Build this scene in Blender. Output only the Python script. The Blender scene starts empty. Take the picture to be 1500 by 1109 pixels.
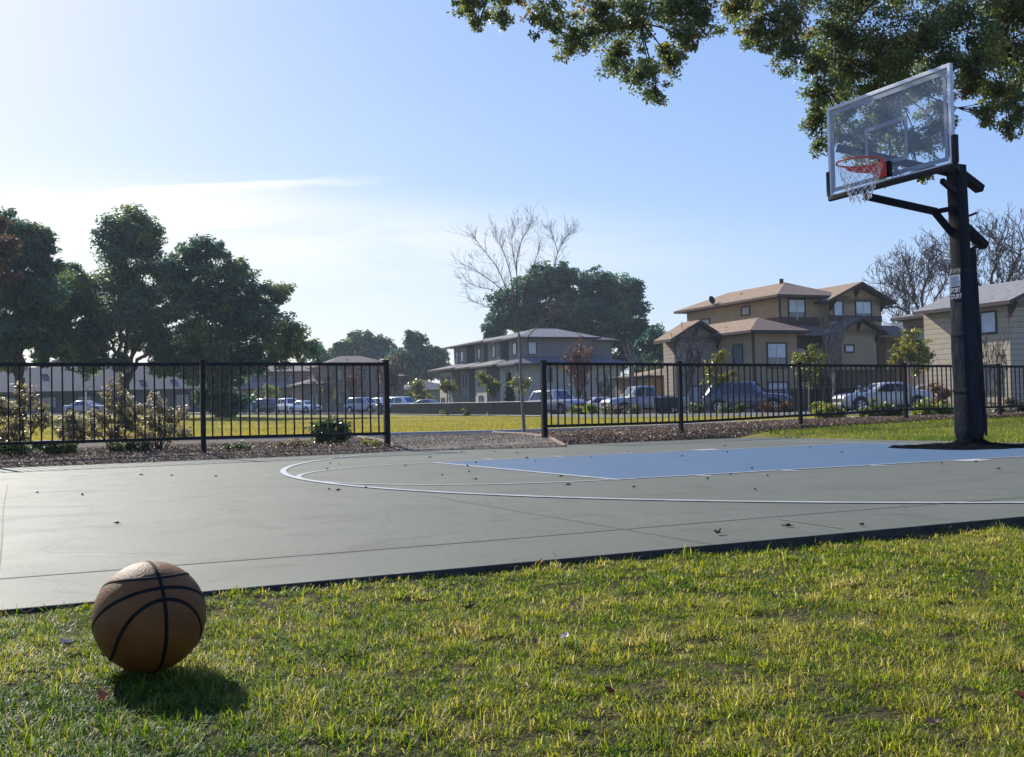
import bpy, math, random
import numpy as np
from mathutils import Vector, Matrix, noise
R = math.radians
rng = random.Random(7)
nr = np.random.default_rng(11)
sc = bpy.context.scene
COL = sc.collection
FT = 0.3048

# ------------------------------------------------------------------ camera
F, PITCH, ROLL, CH = 1588.4, 0.02818, 0.0231, 0.5328
cp, sp, cr, sr = math.cos(PITCH), math.sin(PITCH), math.cos(ROLL), math.sin(ROLL)
FW = Vector((0, cp, sp)); UP0 = Vector((0, -sp, cp)); RT0 = Vector((1, 0, 0))
RT = RT0 * cr - UP0 * sr
UP = RT0 * sr + UP0 * cr
cam_d = bpy.data.cameras.new("camera")
cam = bpy.data.objects.new("camera", cam_d); COL.objects.link(cam)
cam.matrix_world = Matrix(((RT.x, UP.x, -FW.x, 0), (RT.y, UP.y, -FW.y, 0), (RT.z, UP.z, -FW.z, CH), (0, 0, 0, 1)))
cam_d.sensor_width = 36; cam_d.lens = 36 * F / 1500
cam_d.clip_start = 0.05; cam_d.clip_end = 6000
sc.camera = cam
CAM = Vector((0, 0, CH))

def W(px, py, Y):
    """point seen at photo pixel px,py at forward distance Y"""
    d = FW + RT * ((px - 750) / F) - UP * ((py - 554.5) / F)
    return CAM + d * (Y / d.y)

def GP(px, py, z=0.0):
    """point of the level plane z seen at photo pixel px,py"""
    d = FW + RT * ((px - 750) / F) - UP * ((py - 554.5) / F)
    return CAM + d * ((z - CH) / d.z)

# ------------------------------------------------------------------ court frame (u: baseline -> half court, v: towards camera side)
OX, OY, YAW = 5.15686, 12.05012, 0.448463
U = Vector((-math.cos(YAW), -math.sin(YAW), 0)); V = Vector((math.sin(YAW), -math.cos(YAW), 0))
def cu(u, v, z=0.0):
    return Vector((OX, OY, z)) + U * u + V * v
def uv(x, y):
    dx, dy = x - OX, y - OY
    return dx * U.x + dy * U.y, dx * V.x + dy * V.y
def sst(a, b, x):
    t = min(1, max(0, (x - a) / (b - a))); return t * t * (3 - 2 * t)

# fence line: post k stands at FP(k)
FZ0, FX0 = 16.3, 0.472
FDX, FDY = 0.1369 * FZ0, 0.0712 * FZ0
def FP(k):
    return FX0 + FDX * k, FZ0 + FDY * k
FL = math.hypot(FDX, FDY)
FBASE = {-3: .07, -2: .064, -1: .045, 0: .073, 1: .068, 2: .117, 3: .165, 4: .165, 5: .17, 6: .17}
def fbase(k):
    k = min(5.999, max(-3, k)); i = math.floor(k); t = k - i
    return FBASE[i] * (1 - t) + FBASE[i + 1] * t
def fcoord(x, y):
    dx, dy = x - FX0, y - FZ0
    return (dx * FDX + dy * FDY) / FL / FL, (-dx * FDY + dy * FDX) / FL     # post number, metres behind fence

BFK = [(-9,-.5),(-4,-.55),(-1.7,-.75),(-1,-.60),(-.5,-.62),(0,-.58),(1,-.62),(1.6,-.58),(2,-.5),(3,-.42),(9,-.45)]
def bedfront(k):
    """front lip of the planting bed, metres before (-) the fence line"""
    for (a, p), (b, q) in zip(BFK, BFK[1:]):
        if k <= b: t = max(0, (k-a)/(b-a)); return p + (q-p)*t
    return BFK[-1][1]
def tz(x, y):
    """ground height"""
    k, w = fcoord(x, y)
    u, v = uv(x, y)
    near = -0.05
    if u < -0.9:
        near = -0.05 + 0.05 * sst(5.0, 1.0, v)
    fb = fbase(k)
    if u > -1.05: h = near + (fb - 0.02 - near) * sst(bedfront(k) + .12, bedfront(k) + .5, w)
    else: h = near + (fb - 0.015 - near) * sst(-3.5, -0.2, w)
    if w >= 0: h = (fb - 0.015) + (-0.02 - fb + 0.015) * sst(1.5, 8.5, w)
    if y > 26:
        t = x / y
        s = min(0.014, max(-0.0015, 0.0007 - 0.026 * t))
        h += s * (min(y, 220) - 26)
    if y > 230: h += 0
    return h

# ------------------------------------------------------------------ mesh builder
class MB:
    def __init__(s): s.v = []; s.f = []; s.M = Matrix.Identity(4)
    def add(s, vs, fs):
        n = len(s.v)
        s.v += [tuple(s.M @ Vector(p)) for p in vs]
        s.f += [tuple(i + n for i in f) for f in fs]
        return s
    def box(s, x0, x1, y0, y1, z0, z1):
        return s.add([(x0,y0,z0),(x1,y0,z0),(x1,y1,z0),(x0,y1,z0),(x0,y0,z1),(x1,y0,z1),(x1,y1,z1),(x0,y1,z1)],
                     [(0,3,2,1),(4,5,6,7),(0,1,5,4),(1,2,6,5),(2,3,7,6),(3,0,4,7)])
    def cbox(s, c, dx, dy, dz, rot=None):
        vs = [Vector((a*dx/2, b*dy/2, d*dz/2)) for d in (-1,1) for a, b in ((-1,-1),(1,-1),(1,1),(-1,1))]
        if rot is not None: vs = [rot @ q for q in vs]
        return s.add([q + Vector(c) for q in vs], [(0,3,2,1),(4,5,6,7),(0,1,5,4),(1,2,6,5),(2,3,7,6),(3,0,4,7)])
    def bar(s, a, b, w, h, up=(0,0,1), bev=0.0):
        a, b = Vector(a), Vector(b); d = (b - a).normalized(); up = Vector(up)
        sd = d.cross(up)
        if sd.length < 1e-4: sd = d.cross(Vector((1,0,0)))
        sd.normalize(); u2 = sd.cross(d).normalized()
        if bev > 0:
            pr = [(-w/2+bev,-h/2),(w/2-bev,-h/2),(w/2,-h/2+bev),(w/2,h/2-bev),(w/2-bev,h/2),(-w/2+bev,h/2),(-w/2,h/2-bev),(-w/2,-h/2+bev)]
        else: pr = [(-w/2,-h/2),(w/2,-h/2),(w/2,h/2),(-w/2,h/2)]
        n = len(pr)
        vs = [a + sd*x + u2*y for x, y in pr] + [b + sd*x + u2*y for x, y in pr]
        return s.add(vs, [tuple(range(n-1,-1,-1)), tuple(range(n, 2*n))] + [(i,(i+1)%n,n+(i+1)%n,n+i) for i in range(n)])
    def tube(s, pts, rad, n=6, cap=True):
        pts = [Vector(p) for p in pts]; m = len(pts)
        if not hasattr(rad, '__len__'): rad = [rad]*m
        vs = []; fs = []; prev = None
        for i, p in enumerate(pts):
            d = (pts[min(i+1,m-1)] - pts[max(i-1,0)])
            if d.length < 1e-9: d = Vector((0,0,1))
            d.normalize()
            if prev is None:
                a = d.cross(Vector((0,0,1)) if abs(d.z) < .9 else Vector((1,0,0)))
            else: a = prev - d*prev.dot(d)
            if a.length < 1e-6: a = d.orthogonal()
            a.normalize(); prev = a; b = d.cross(a)
            for j in range(n):
                t = 2*math.pi*j/n
                vs.append(p + (a*math.cos(t) + b*math.sin(t))*rad[i])
        for i in range(m-1):
            for j in range(n):
                k = (j+1) % n
                fs.append((i*n+j, i*n+k, (i+1)*n+k, (i+1)*n+j))
        if cap: fs += [tuple(range(n-1,-1,-1)), tuple((m-1)*n+j for j in range(n))]
        return s.add(vs, fs)
    def ring(s, rings, closed_ends=True):
        """loft through rings (lists of equal length)"""
        n = len(rings[0]); vs = [q for r in rings for q in r]; fs = []
        for i in range(len(rings)-1):
            for j in range(n):
                k = (j+1) % n
                fs.append((i*n+j, i*n+k, (i+1)*n+k, (i+1)*n+j))
        if closed_ends: fs += [tuple(range(n-1,-1,-1)), tuple((len(rings)-1)*n+j for j in range(n))]
        return s.add(vs, fs)
    def poly(s, pts, z0, z1):
        n = len(pts)
        return s.add([(x,y,z0) for x,y in pts] + [(x,y,z1) for x,y in pts],
                     [tuple(range(n-1,-1,-1)), tuple(range(n,2*n))] + [(i,(i+1)%n,n+(i+1)%n,n+i) for i in range(n)])
    def build(s, name, mat=None, parent=None, smooth=False, bevel=0, loc=None):
        me = bpy.data.meshes.new(name)
        me.from_pydata(s.v, [], s.f); me.update()
        if smooth:
            me.polygons.foreach_set('use_smooth', [True]*len(me.polygons))
        o = bpy.data.objects.new(name, me); COL.objects.link(o)
        if mat: me.materials.append(mat)
        if parent is not None: o.parent = parent
        if loc is not None: o.location = loc
        if bevel:
            b = o.modifiers.new('bevel', 'BEVEL'); b.width = bevel; b.segments = 2; b.limit_method = 'ANGLE'
        if smooth == 'auto':
            try: me.set_sharp_from_angle(angle=R(40))
            except Exception: pass
        return o

def np_mesh(name, verts, tris, mat, hue=None, parent=None, smooth=False):
    me = bpy.data.meshes.new(name)
    nv, nt = len(verts), len(tris)
    me.vertices.add(nv); me.vertices.foreach_set('co', np.ascontiguousarray(verts, np.float32).ravel())
    me.loops.add(nt*3); me.loops.foreach_set('vertex_index', np.ascontiguousarray(tris, np.int32).ravel())
    me.polygons.add(nt); me.polygons.foreach_set('loop_start', np.arange(0, nt*3, 3, dtype=np.int32))
    if smooth: me.polygons.foreach_set('use_smooth', np.ones(nt, bool))
    me.update(calc_edges=True)
    if hue is not None:
        a = me.attributes.new('hue', 'FLOAT', 'POINT'); a.data.foreach_set('value', np.ascontiguousarray(hue, np.float32))
    me.materials.append(mat)
    o = bpy.data.objects.new(name, me); COL.objects.link(o)
    if parent is not None: o.parent = parent
    return o

def tag(o, label=None, cat=None, group=None, kind=None):
    if label: o['label'] = label
    if cat: o['category'] = cat
    if group: o['group'] = group
    if kind: o['kind'] = kind
    return o
def empty(name, loc, rz=0, label=None, cat=None, group=None):
    o = bpy.data.objects.new(name, None); COL.objects.link(o)
    o.location = loc; o.rotation_euler = (0, 0, rz); o.empty_display_size = .2
    return tag(o, label, cat, group)
def struct(o): o['kind'] = 'structure'; return o

# ------------------------------------------------------------------ materials
def lin(c):
    return tuple((x/12.92 if x <= .04045 else ((x+.055)/1.055)**2.4) for x in c)
def mat(name, col, rough=.7, var=.18, scale=6, bump=0.0, bscale=60, metal=0.0, spec=.4, col2=None, coat=0.0, detail=4, stretch=None):
    m = bpy.data.materials.new(name); m.use_nodes = True
    nt = m.node_tree; b = nt.nodes['Principled BSDF']; L = nt.links
    b.inputs['Roughness'].default_value = rough; b.inputs['Metallic'].default_value = metal
    b.inputs['Specular IOR Level'].default_value = spec
    if coat: b.inputs['Coat Weight'].default_value = coat; b.inputs['Coat Roughness'].default_value = .08
    tc = nt.nodes.new('ShaderNodeTexCoord'); src = tc.outputs['Object']
    if stretch:
        mp = nt.nodes.new('ShaderNodeMapping'); mp.inputs['Scale'].default_value = stretch
        L.new(src, mp.inputs[0]); src = mp.outputs[0]
    n = nt.nodes.new('ShaderNodeTexNoise'); n.inputs['Scale'].default_value = scale; n.inputs['Detail'].default_value = detail
    n.inputs['Roughness'].default_value = .6
    L.new(src, n.inputs['Vector'])
    rp = nt.nodes.new('ShaderNodeValToRGB')
    c2 = col2 if col2 else tuple(min(1, x*(1+var)) for x in col)
    c1 = col if col2 else tuple(x*(1-var) for x in col)
    rp.color_ramp.elements[0].position = .32; rp.color_ramp.elements[1].position = .68
    rp.color_ramp.elements[0].color = (*c1, 1); rp.color_ramp.elements[1].color = (*c2, 1)
    L.new(n.outputs['Fac'], rp.inputs['Fac']); L.new(rp.outputs['Color'], b.inputs['Base Color'])
    if bump:
        n2 = nt.nodes.new('ShaderNodeTexNoise'); n2.inputs['Scale'].default_value = bscale; n2.inputs['Detail'].default_value = 3
        L.new(src, n2.inputs['Vector'])
        bp = nt.nodes.new('ShaderNodeBump'); bp.inputs['Strength'].default_value = bump; bp.inputs['Distance'].default_value = .02
        L.new(n2.outputs['Fac'], bp.inputs['Height']); L.new(bp.outputs['Normal'], b.inputs['Normal'])
    return m
def leafmat(name, stops, trans=.4, rough=.45, spec=.4, tcol=1.5):
    """colour from the 'hue' attribute of each leaf; part of the light passes through"""
    m = bpy.data.materials.new(name); m.use_nodes = True
    nt = m.node_tree; b = nt.nodes['Principled BSDF']; L = nt.links; out = nt.nodes['Material Output']
    at = nt.nodes.new('ShaderNodeAttribute'); at.attribute_name = 'hue'
    rp = nt.nodes.new('ShaderNodeValToRGB')
    el = rp.color_ramp.elements
    while len(el) < len(stops): el.new(.5)
    for e, (p, c) in zip(el, stops): e.position = p; e.color = (*c, 1)
    L.new(at.outputs['Fac'], rp.inputs['Fac']); L.new(rp.outputs['Color'], b.inputs['Base Color'])
    b.inputs['Roughness'].default_value = rough; b.inputs['Specular IOR Level'].default_value = spec
    tr = nt.nodes.new('ShaderNodeBsdfTranslucent')
    hs = nt.nodes.new('ShaderNodeHueSaturation'); hs.inputs['Value'].default_value = tcol; hs.inputs['Saturation'].default_value = 1.1
    L.new(rp.outputs['Color'], hs.inputs['Color']); L.new(hs.outputs['Color'], tr.inputs['Color'])
    mx = nt.nodes.new('ShaderNodeMixShader'); mx.inputs[0].default_value = trans
    L.new(b.outputs[0], mx.inputs[1]); L.new(tr.outputs[0], mx.inputs[2]); L.new(mx.outputs[0], out.inputs['Surface'])
    return m

m_black = mat('black_powder_coat', (.006,.0065,.008), .55, .3, 30, .1, 200, spec=.25)
m_blackmetal = mat('black_painted_steel', (.0035,.006,.011), .55, .35, 8, .15, 90, spec=.12)
m_pad = mat('black_vinyl_padding', (.006,.0095,.018), .6, .5, 5, .6, 14, spec=.14, stretch=(1,1,.5))
m_tarp = mat('dark_woven_tarp', (.006,.008,.008), .9, .5, 7, .6, 20, spec=0)
m_white = mat('white_paint', (.78,.78,.76), .55, .08, 20)
m_alu = mat('brushed_aluminium', (.50,.55,.61), .45, .08, 25, metal=.3)
m_red = mat('orange_red_enamel', (.72,.065,.02), .42, .18, 18, spec=.5)
m_net = mat('white_nylon_cord', (.72,.70,.66), .8, .15, 40)
m_trim = mat('dark_brown_trim', (.055,.038,.026), .7, .2, 5)

# ================================================================== GROUND
m_ground = mat('field_grass_ground', (.17,.165,.035), .95, scale=.28, bump=.8, bscale=9, col2=(.29,.235,.055), spec=.1, detail=8)
def axis(lo, hi, segs):
    out = [lo]
    for a, st in segs:
        while out[-1] + st < a + 1e-6: out.append(out[-1] + st)
    return out
xs = axis(-3000, 3000, [(-400, 260), (-90, 31), (-24, 6), (24, .8), (90, 6), (400, 31), (3000, 260)])
ys = axis(-60, 4000, [(-8, 13), (34, .7), (120, 4.3), (400, 28), (4000, 300)])
gx = np.array(xs); gy = np.array(ys)
gv = np.array([(x, y, tz(x, y)) for y in ys for x in xs])
nx, ny = len(xs), len(ys)
ii = (np.arange(ny-1)[:,None]*nx + np.arange(nx-1)[None,:]).ravel()
gt = np.concatenate([np.stack([ii, ii+1, ii+nx+1],1), np.stack([ii, ii+nx+1, ii+nx],1)])
struct(np_mesh('ground', gv, gt, m_ground, smooth=True))

# soil and thatch below the near lawn
m_soil = mat('lawn_soil', (.035,.034,.014), 1, scale=18, bump=1, bscale=60, col2=(.10,.085,.035), spec=.05, detail=8)
mb = MB()
NEARV = 5.22
def sheet(name, f, nu, nv_, m, parent=None):
    """grid sheet from f(s,t) -> point"""
    mb = MB()
    vs = [f(i/nu, j/nv_) for j in range(nv_+1) for i in range(nu+1)]
    fs = [(j*(nu+1)+i, j*(nu+1)+i+1, (j+1)*(nu+1)+i+1, (j+1)*(nu+1)+i) for j in range(nv_) for i in range(nu)]
    return mb.add(vs, fs).build(name, m, parent, smooth=True)
def lawn_bump(x, y):
    return .010*noise.noise(Vector((x*1.3, y*1.3, 0))) + .009*noise.noise(Vector((x*4, y*4, 3))) + .010*noise.noise(Vector((x*10, y*10, 8)))
LAWN_Z = -.030
def lawnz(x, y): return LAWN_Z + lawn_bump(x, y) - .020*sst(6.0, 5.35, uv(x, y)[1])*sst(-.3, 2.4, x) + .012*sst(5.9, 5.4, uv(x, y)[1])*sst(1.0, -1.0, x) + .012*sst(.22, .05, math.hypot(x+.786, y-2.35))
struct(sheet('lawn_soil', lambda s, t: (lambda p: Vector((p.x, p.y, lawnz(p.x, p.y))))(cu(-9 + 24*s, 5.20 + 6.2*t)), 120, 40, m_soil))

# ------------------------------------------------------------------ court slab
def court_mat():
    m = mat('green_grey_court_coating', (.118,.124,.086), .76, scale=.55, bump=.22, bscale=260, col2=(.142,.146,.105), spec=.18, detail=9)
    nt = m.node_tree; b = nt.nodes['Principled BSDF']; L = nt.links
    # fine speckle of grit and faint worn streaks
    base = b.inputs['Base Color'].links[0].from_socket
    tc = nt.nodes.new('ShaderNodeTexCoord')
    n = nt.nodes.new('ShaderNodeTexNoise'); n.inputs['Scale'].default_value = 38; n.inputs['Detail'].default_value = 6
    L.new(tc.outputs['Object'], n.inputs['Vector'])
    mr = nt.nodes.new('ShaderNodeMapRange'); mr.inputs[1].default_value = .3; mr.inputs[2].default_value = .7
    mr.inputs[3].default_value = .86; mr.inputs[4].default_value = 1.08
    L.new(n.outputs['Fac'], mr.inputs[0])
    n3 = nt.nodes.new('ShaderNodeTexNoise'); n3.inputs['Scale'].default_value = 2.2; n3.inputs['Detail'].default_value = 8; n3.inputs['Distortion'].default_value = 1.2
    L.new(tc.outputs['Object'], n3.inputs['Vector'])
    mr3 = nt.nodes.new('ShaderNodeMapRange'); mr3.inputs[1].default_value = .52; mr3.inputs[2].default_value = .72
    mr3.inputs[3].default_value = 1.02; mr3.inputs[4].default_value = .80
    L.new(n3.outputs['Fac'], mr3.inputs[0])
    mm = nt.nodes.new('ShaderNodeMath'); mm.operation = 'MULTIPLY'; L.new(mr.outputs[0], mm.inputs[0]); L.new(mr3.outputs[0], mm.inputs[1])
    vm = nt.nodes.new('ShaderNodeVectorMath'); vm.operation = 'SCALE'
    L.new(base, vm.inputs[0]); L.new(mm.outputs[0], vm.inputs['Scale']); L.new(vm.outputs[0], b.inputs['Base Color'])
    # hairline cracks and small dark scuffs
    wn = nt.nodes.new('ShaderNodeTexNoise'); wn.inputs['Scale'].default_value = 1.1; wn.inputs['Detail'].default_value = 5; L.new(tc.outputs['Object'], wn.inputs['Vector'])
    wa = nt.nodes.new('ShaderNodeVectorMath'); wa.operation = 'MULTIPLY_ADD'; wa.inputs[1].default_value = (.9, .9, 0); L.new(wn.outputs['Color'], wa.inputs[0]); L.new(tc.outputs['Object'], wa.inputs[2])
    vc = nt.nodes.new('ShaderNodeTexVoronoi'); vc.feature = 'DISTANCE_TO_EDGE'; vc.inputs['Scale'].default_value = .33; L.new(wa.outputs[0], vc.inputs['Vector'])
    cr1 = nt.nodes.new('ShaderNodeMapRange'); cr1.inputs[1].default_value = .0; cr1.inputs[2].default_value = .0035; cr1.inputs[3].default_value = .78; cr1.inputs[4].default_value = 1.0; L.new(vc.outputs['Distance'], cr1.inputs[0])
    n5 = nt.nodes.new('ShaderNodeTexNoise'); n5.inputs['Scale'].default_value = 6.5; n5.inputs['Detail'].default_value = 3; L.new(tc.outputs['Object'], n5.inputs['Vector'])
    sc5 = nt.nodes.new('ShaderNodeMapRange'); sc5.inputs[1].default_value = .67; sc5.inputs[2].default_value = .75; sc5.inputs[3].default_value = 1.0; sc5.inputs[4].default_value = .84; L.new(n5.outputs['Fac'], sc5.inputs[0])
    m5 = nt.nodes.new('ShaderNodeMath'); m5.operation = 'MULTIPLY'; L.new(cr1.outputs[0], m5.inputs[0]); L.new(sc5.outputs[0], m5.inputs[1])
    m6 = nt.nodes.new('ShaderNodeMath'); m6.operation = 'MULTIPLY'; L.new(m5.outputs[0], m6.inputs[0]); L.new(mm.outputs[0], m6.inputs[1]); L.new(m6.outputs[0], vm.inputs['Scale'])
    rr = nt.nodes.new('ShaderNodeMapRange'); rr.inputs[3].default_value = .60; rr.inputs[4].default_value = .74
    L.new(n3.outputs['Fac'], rr.inputs[0]); L.new(rr.outputs[0], b.inputs['Roughness'])
    return m
m_court = court_mat()
m_slabedge = mat('shade_dark_concrete_edge', (.045,.042,.034), .95, .4, 12, .6, 40)  # shade on the slab's side faces is put into this dark colour
SU0, SU1, SV0, SV1 = -1.0, 14.5, -6.3, 5.22
mb = MB()
q = [cu(SU0,SV0), cu(SU0,SV1), cu(SU1,SV1), cu(SU1,SV0)]
mb.poly([(a.x,a.y) for a in q], -.14, 0)
court = mb.build('court', m_court, None, bevel=.004); struct(court)
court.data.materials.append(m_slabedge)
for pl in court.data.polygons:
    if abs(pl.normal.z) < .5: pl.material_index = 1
def strip(name, pts, w, z, m, closed=False):
    """flat painted line along court points"""
    n = len(pts); vs = []; fs = []
    for i in range(n):
        a = pts[(i-1) % n] if (closed or i > 0) else pts[i]; b = pts[(i+1) % n] if (closed or i < n-1) else pts[i]
        d = (Vector(b) - Vector(a)).normalized(); s = Vector((-d.y, d.x))
        for k in (-.5, .5):
            c = Vector(pts[i]) + s*w*k; p = cu(c.x, c.y, z); vs.append(p)
    for i in range(n if closed else n-1):
        j = (i+1) % n; fs.append((2*i, 2*i+1, 2*j+1, 2*j))
    mb = MB().add(vs, fs)
    return mb.build(name, m, court)
def worn(name, col, hole=.62):
    m = mat(name, col, .55, .08, 5)
    return m
m_line = mat('worn_white_line_paint', (.30,.305,.285), .6, scale=7, col2=(.46,.465,.44), detail=10)
m_line2 = mat('thin_white_line_paint', (.25,.26,.24), .6, scale=9, col2=(.40,.41,.385), detail=10)
m_blue = mat('blue_key_coating', (.064,.118,.180), .76, scale=1.6, bump=.15, bscale=260, col2=(.078,.136,.200), spec=.18, detail=9)
HW, FTL, HC = 6*FT, 19*FT, 5.25*FT
mb = MB().add([cu(0.0,-HW,.002), cu(0.0,HW,.002), cu(FTL,HW,.002), cu(FTL,-HW,.002)], [(0,3,2,1)])
mb.f = [(0,1,2,3)]
mb.build('blue_key', m_blue, court)
strip('free_throw_line', [(FTL-.025, -HW-.02), (FTL-.025, HW+.02)], .055, .004, m_line)
strip('lane_line', [(FTL-.06, HW-.02), (0.0, HW-.02)], .05, .004, m_line2)
strip('lane_line', [(FTL-.06, -HW+.02), (0.0, -HW+.02)], .05, .004, m_line2)
strip('baseline', [(-.0, -5.1), (-.0, 5.1)], .05, .0055, m_line2)
strip('free_throw_circle', [(FTL + 1.80*math.cos(t), 1.80*math.sin(t)) for t in np.linspace(-1.553, 1.553, 60)], .05, .004, m_line2)
strip('three_point_line', [(HC + 5.995*math.cos(t), 5.995*math.sin(t)) for t in np.linspace(-1.045, 1.045, 110)], .055, .0055, m_line)
for s in (1, -1):
    for uu in (11*FT, 14*FT, 17*FT-.1):
        strip('lane_mark', [(uu, s*(HW+.0)), (uu, s*(HW+.22))], .05, .004, m_line)
    strip('lane_block', [(7.5*FT, s*(HW+.0)), (7.5*FT, s*(HW+.2))], .3, .004, m_line)
m_seam = mat('dark_seam_filler', (.106,.110,.078), .76, .10, 4, .22, 260, spec=.18)
m_seam2 = mat('pale_scuff', (.148,.153,.112), .76, .2, 6, .22, 260, spec=.18)
strip('control_joint', [(7.40, v) for v in np.linspace(2.3, 5.2, 12)], .022, .001, m_seam)
strip('control_joint', [(u, 4.57 + .015*math.sin(u*1.7)) for u in np.linspace(-.9, 14.4, 40)], .020, .0015, m_seam)
strip('control_joint', [(9.78 + .017*v + .004*math.sin(v*1.3), v) for v in np.linspace(-1.4, 5.2, 30)], .005, .002, m_seam)
strip('scuff_mark', [(6.62, 4.66), (6.66, 5.1)], .02, .002, m_seam2)

# ------------------------------------------------------------------ grass blades
def blades(name, pts, hgt, wid, hue, m, lean=.75, parent=None, az=None, le=None):
    """pts Nx3 roots -> one mesh of bent tapered blades"""
    n = len(pts)
    if az is None: az = nr.uniform(0, 2*np.pi, n)
    if le is None: le = np.abs(nr.normal(0, lean, n)).clip(.05, 1.45)
    dirx, diry = np.cos(az), np.sin(az)
    fa = az + np.pi/2 + nr.normal(0, .5, n)
    sx, sy = np.cos(fa)*wid/2, np.sin(fa)*wid/2
    zz = np.zeros(n)
    a1 = le*.6; a2 = np.minimum(le*1.6, 2.1)
    m1 = pts + np.stack([dirx*np.sin(a1), diry*np.sin(a1), np.cos(a1)],1)*(hgt*.55)[:,None]
    tp = m1 + np.stack([dirx*np.sin(a2), diry*np.sin(a2), np.cos(a2)],1)*(hgt*.45)[:,None]
    sd = np.stack([sx, sy, zz],1)
    vs = np.stack([pts-sd, pts+sd, m1-sd*.75, m1+sd*.75, tp],1).reshape(-1,3)
    b = (np.arange(n)*5)[:,None]
    tr = np.concatenate([b+np.array([[0,1,3]]), b+np.array([[0,3,2]]), b+np.array([[2,3,4]])])
    return np_mesh(name, vs, tr, m, np.repeat(hue, 5), parent)
def nz(x, y, f, o=0): return np.array([noise.noise(Vector((a*f, b*f, o))) for a, b in zip(x, y)])
m_grass = leafmat('lawn_blade', [(0,(.020,.062,.010)), (.3,(.082,.138,.016)), (.55,(.205,.222,.028)), (.8,(.34,.295,.060)), (1,(.48,.39,.18))], .54, .5, .22, 1.75)
# near lawn: denser close to the camera
P = []
def lawn_pts(n, u0, u1, v0, v1, keep):
    u = nr.uniform(u0, u1, n); v = nr.uniform(v0, v1, n)
    x = OX + u*U.x + v*V.x; y = OY + u*U.y + v*V.y
    k = keep(x, y); return x[k], y[k]
def in_view(x, y, lo, hi, mar):
    return (y > lo) & (y <= hi) & (np.abs(x) < .50*y + mar)
BALLX, BALLY = W(219.5, 900, 2.352).x, 2.352
def tufted(nt, per, keep, hs, ws, u0=-5.5, u1=13, v0=5.19, v1=8.4):
    """lawn of tufts: blades fan out of shared roots, every tuft with its own height, colour and vigour"""
    x, y = lawn_pts(nt, u0, u1, v0, v1, keep); k = len(x)
    c1 = nz(x, y, .9, 1.7); c2 = nz(x, y, 3.3, 4.1); c3 = nz(x, y, 9, 8.8)
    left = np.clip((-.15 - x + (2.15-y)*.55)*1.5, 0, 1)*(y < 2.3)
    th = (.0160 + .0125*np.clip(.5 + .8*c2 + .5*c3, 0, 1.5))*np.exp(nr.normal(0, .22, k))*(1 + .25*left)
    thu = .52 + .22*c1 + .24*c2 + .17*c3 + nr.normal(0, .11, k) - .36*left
    cnt = np.maximum(4, (per*np.exp(nr.normal(0, .45, k))).astype(int)); t = np.repeat(np.arange(k), cnt); n = len(t)
    sg = .017*np.exp(nr.normal(0, .3, k))
    ox, oy = nr.normal(0, 1, n)*sg[t], nr.normal(0, 1, n)*sg[t]
    bx, by = x[t] + ox, y[t] + oy
    az = np.arctan2(oy, ox) + nr.normal(0, 1.1, n); le = np.clip(.74 + np.hypot(ox, oy)/sg[t]*.34 + nr.normal(0, .42, n), .08, 1.7)
    v = (bx-OX)*V.x + (by-OY)*V.y
    ok = v > 5.20
    bx, by, az, le, t, v, n = bx[ok], by[ok], az[ok], le[ok], t[ok], v[ok], ok.sum()
    edge = .62 + .38*np.clip((v-5.22)/.3, 0, 1) + np.where((v < 5.30) & (nr.random(n) < .18), nr.uniform(.2, .9, n), 0)
    z = np.array([lawnz(a, b) for a, b in zip(bx, by)])
    h = th[t]*nr.uniform(.4, 1.4, n)*hs*edge
    hue = thu[t] + nr.normal(0, .13, n); dry = nr.random(n) < .12; hue[dry] += nr.uniform(.15, .45, dry.sum()); fresh = nr.random(n) < .12; hue[fresh] -= .25
    return np.stack([bx, by, z],1), h, nr.uniform(.0013, .0030, n)*ws, np.clip(hue, .02, .99), az, le
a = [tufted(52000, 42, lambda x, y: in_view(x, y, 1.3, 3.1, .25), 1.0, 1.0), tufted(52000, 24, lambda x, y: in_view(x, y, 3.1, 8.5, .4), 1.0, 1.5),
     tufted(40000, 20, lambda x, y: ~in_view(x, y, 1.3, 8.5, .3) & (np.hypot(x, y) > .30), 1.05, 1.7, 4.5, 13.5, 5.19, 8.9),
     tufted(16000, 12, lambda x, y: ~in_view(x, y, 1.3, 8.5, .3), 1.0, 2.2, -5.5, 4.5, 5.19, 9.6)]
gp, gh, gw, ghu, gaz, gle = [np.concatenate([b[i] for b in a]) for i in range(6)]
tag(blades('lawn_grass', gp, gh, gw, ghu, m_grass, 1.0, None, gaz, gle), 'short green and straw coloured lawn grass in front of the court', 'grass', kind='stuff')
print('blades', len(gp))
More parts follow.
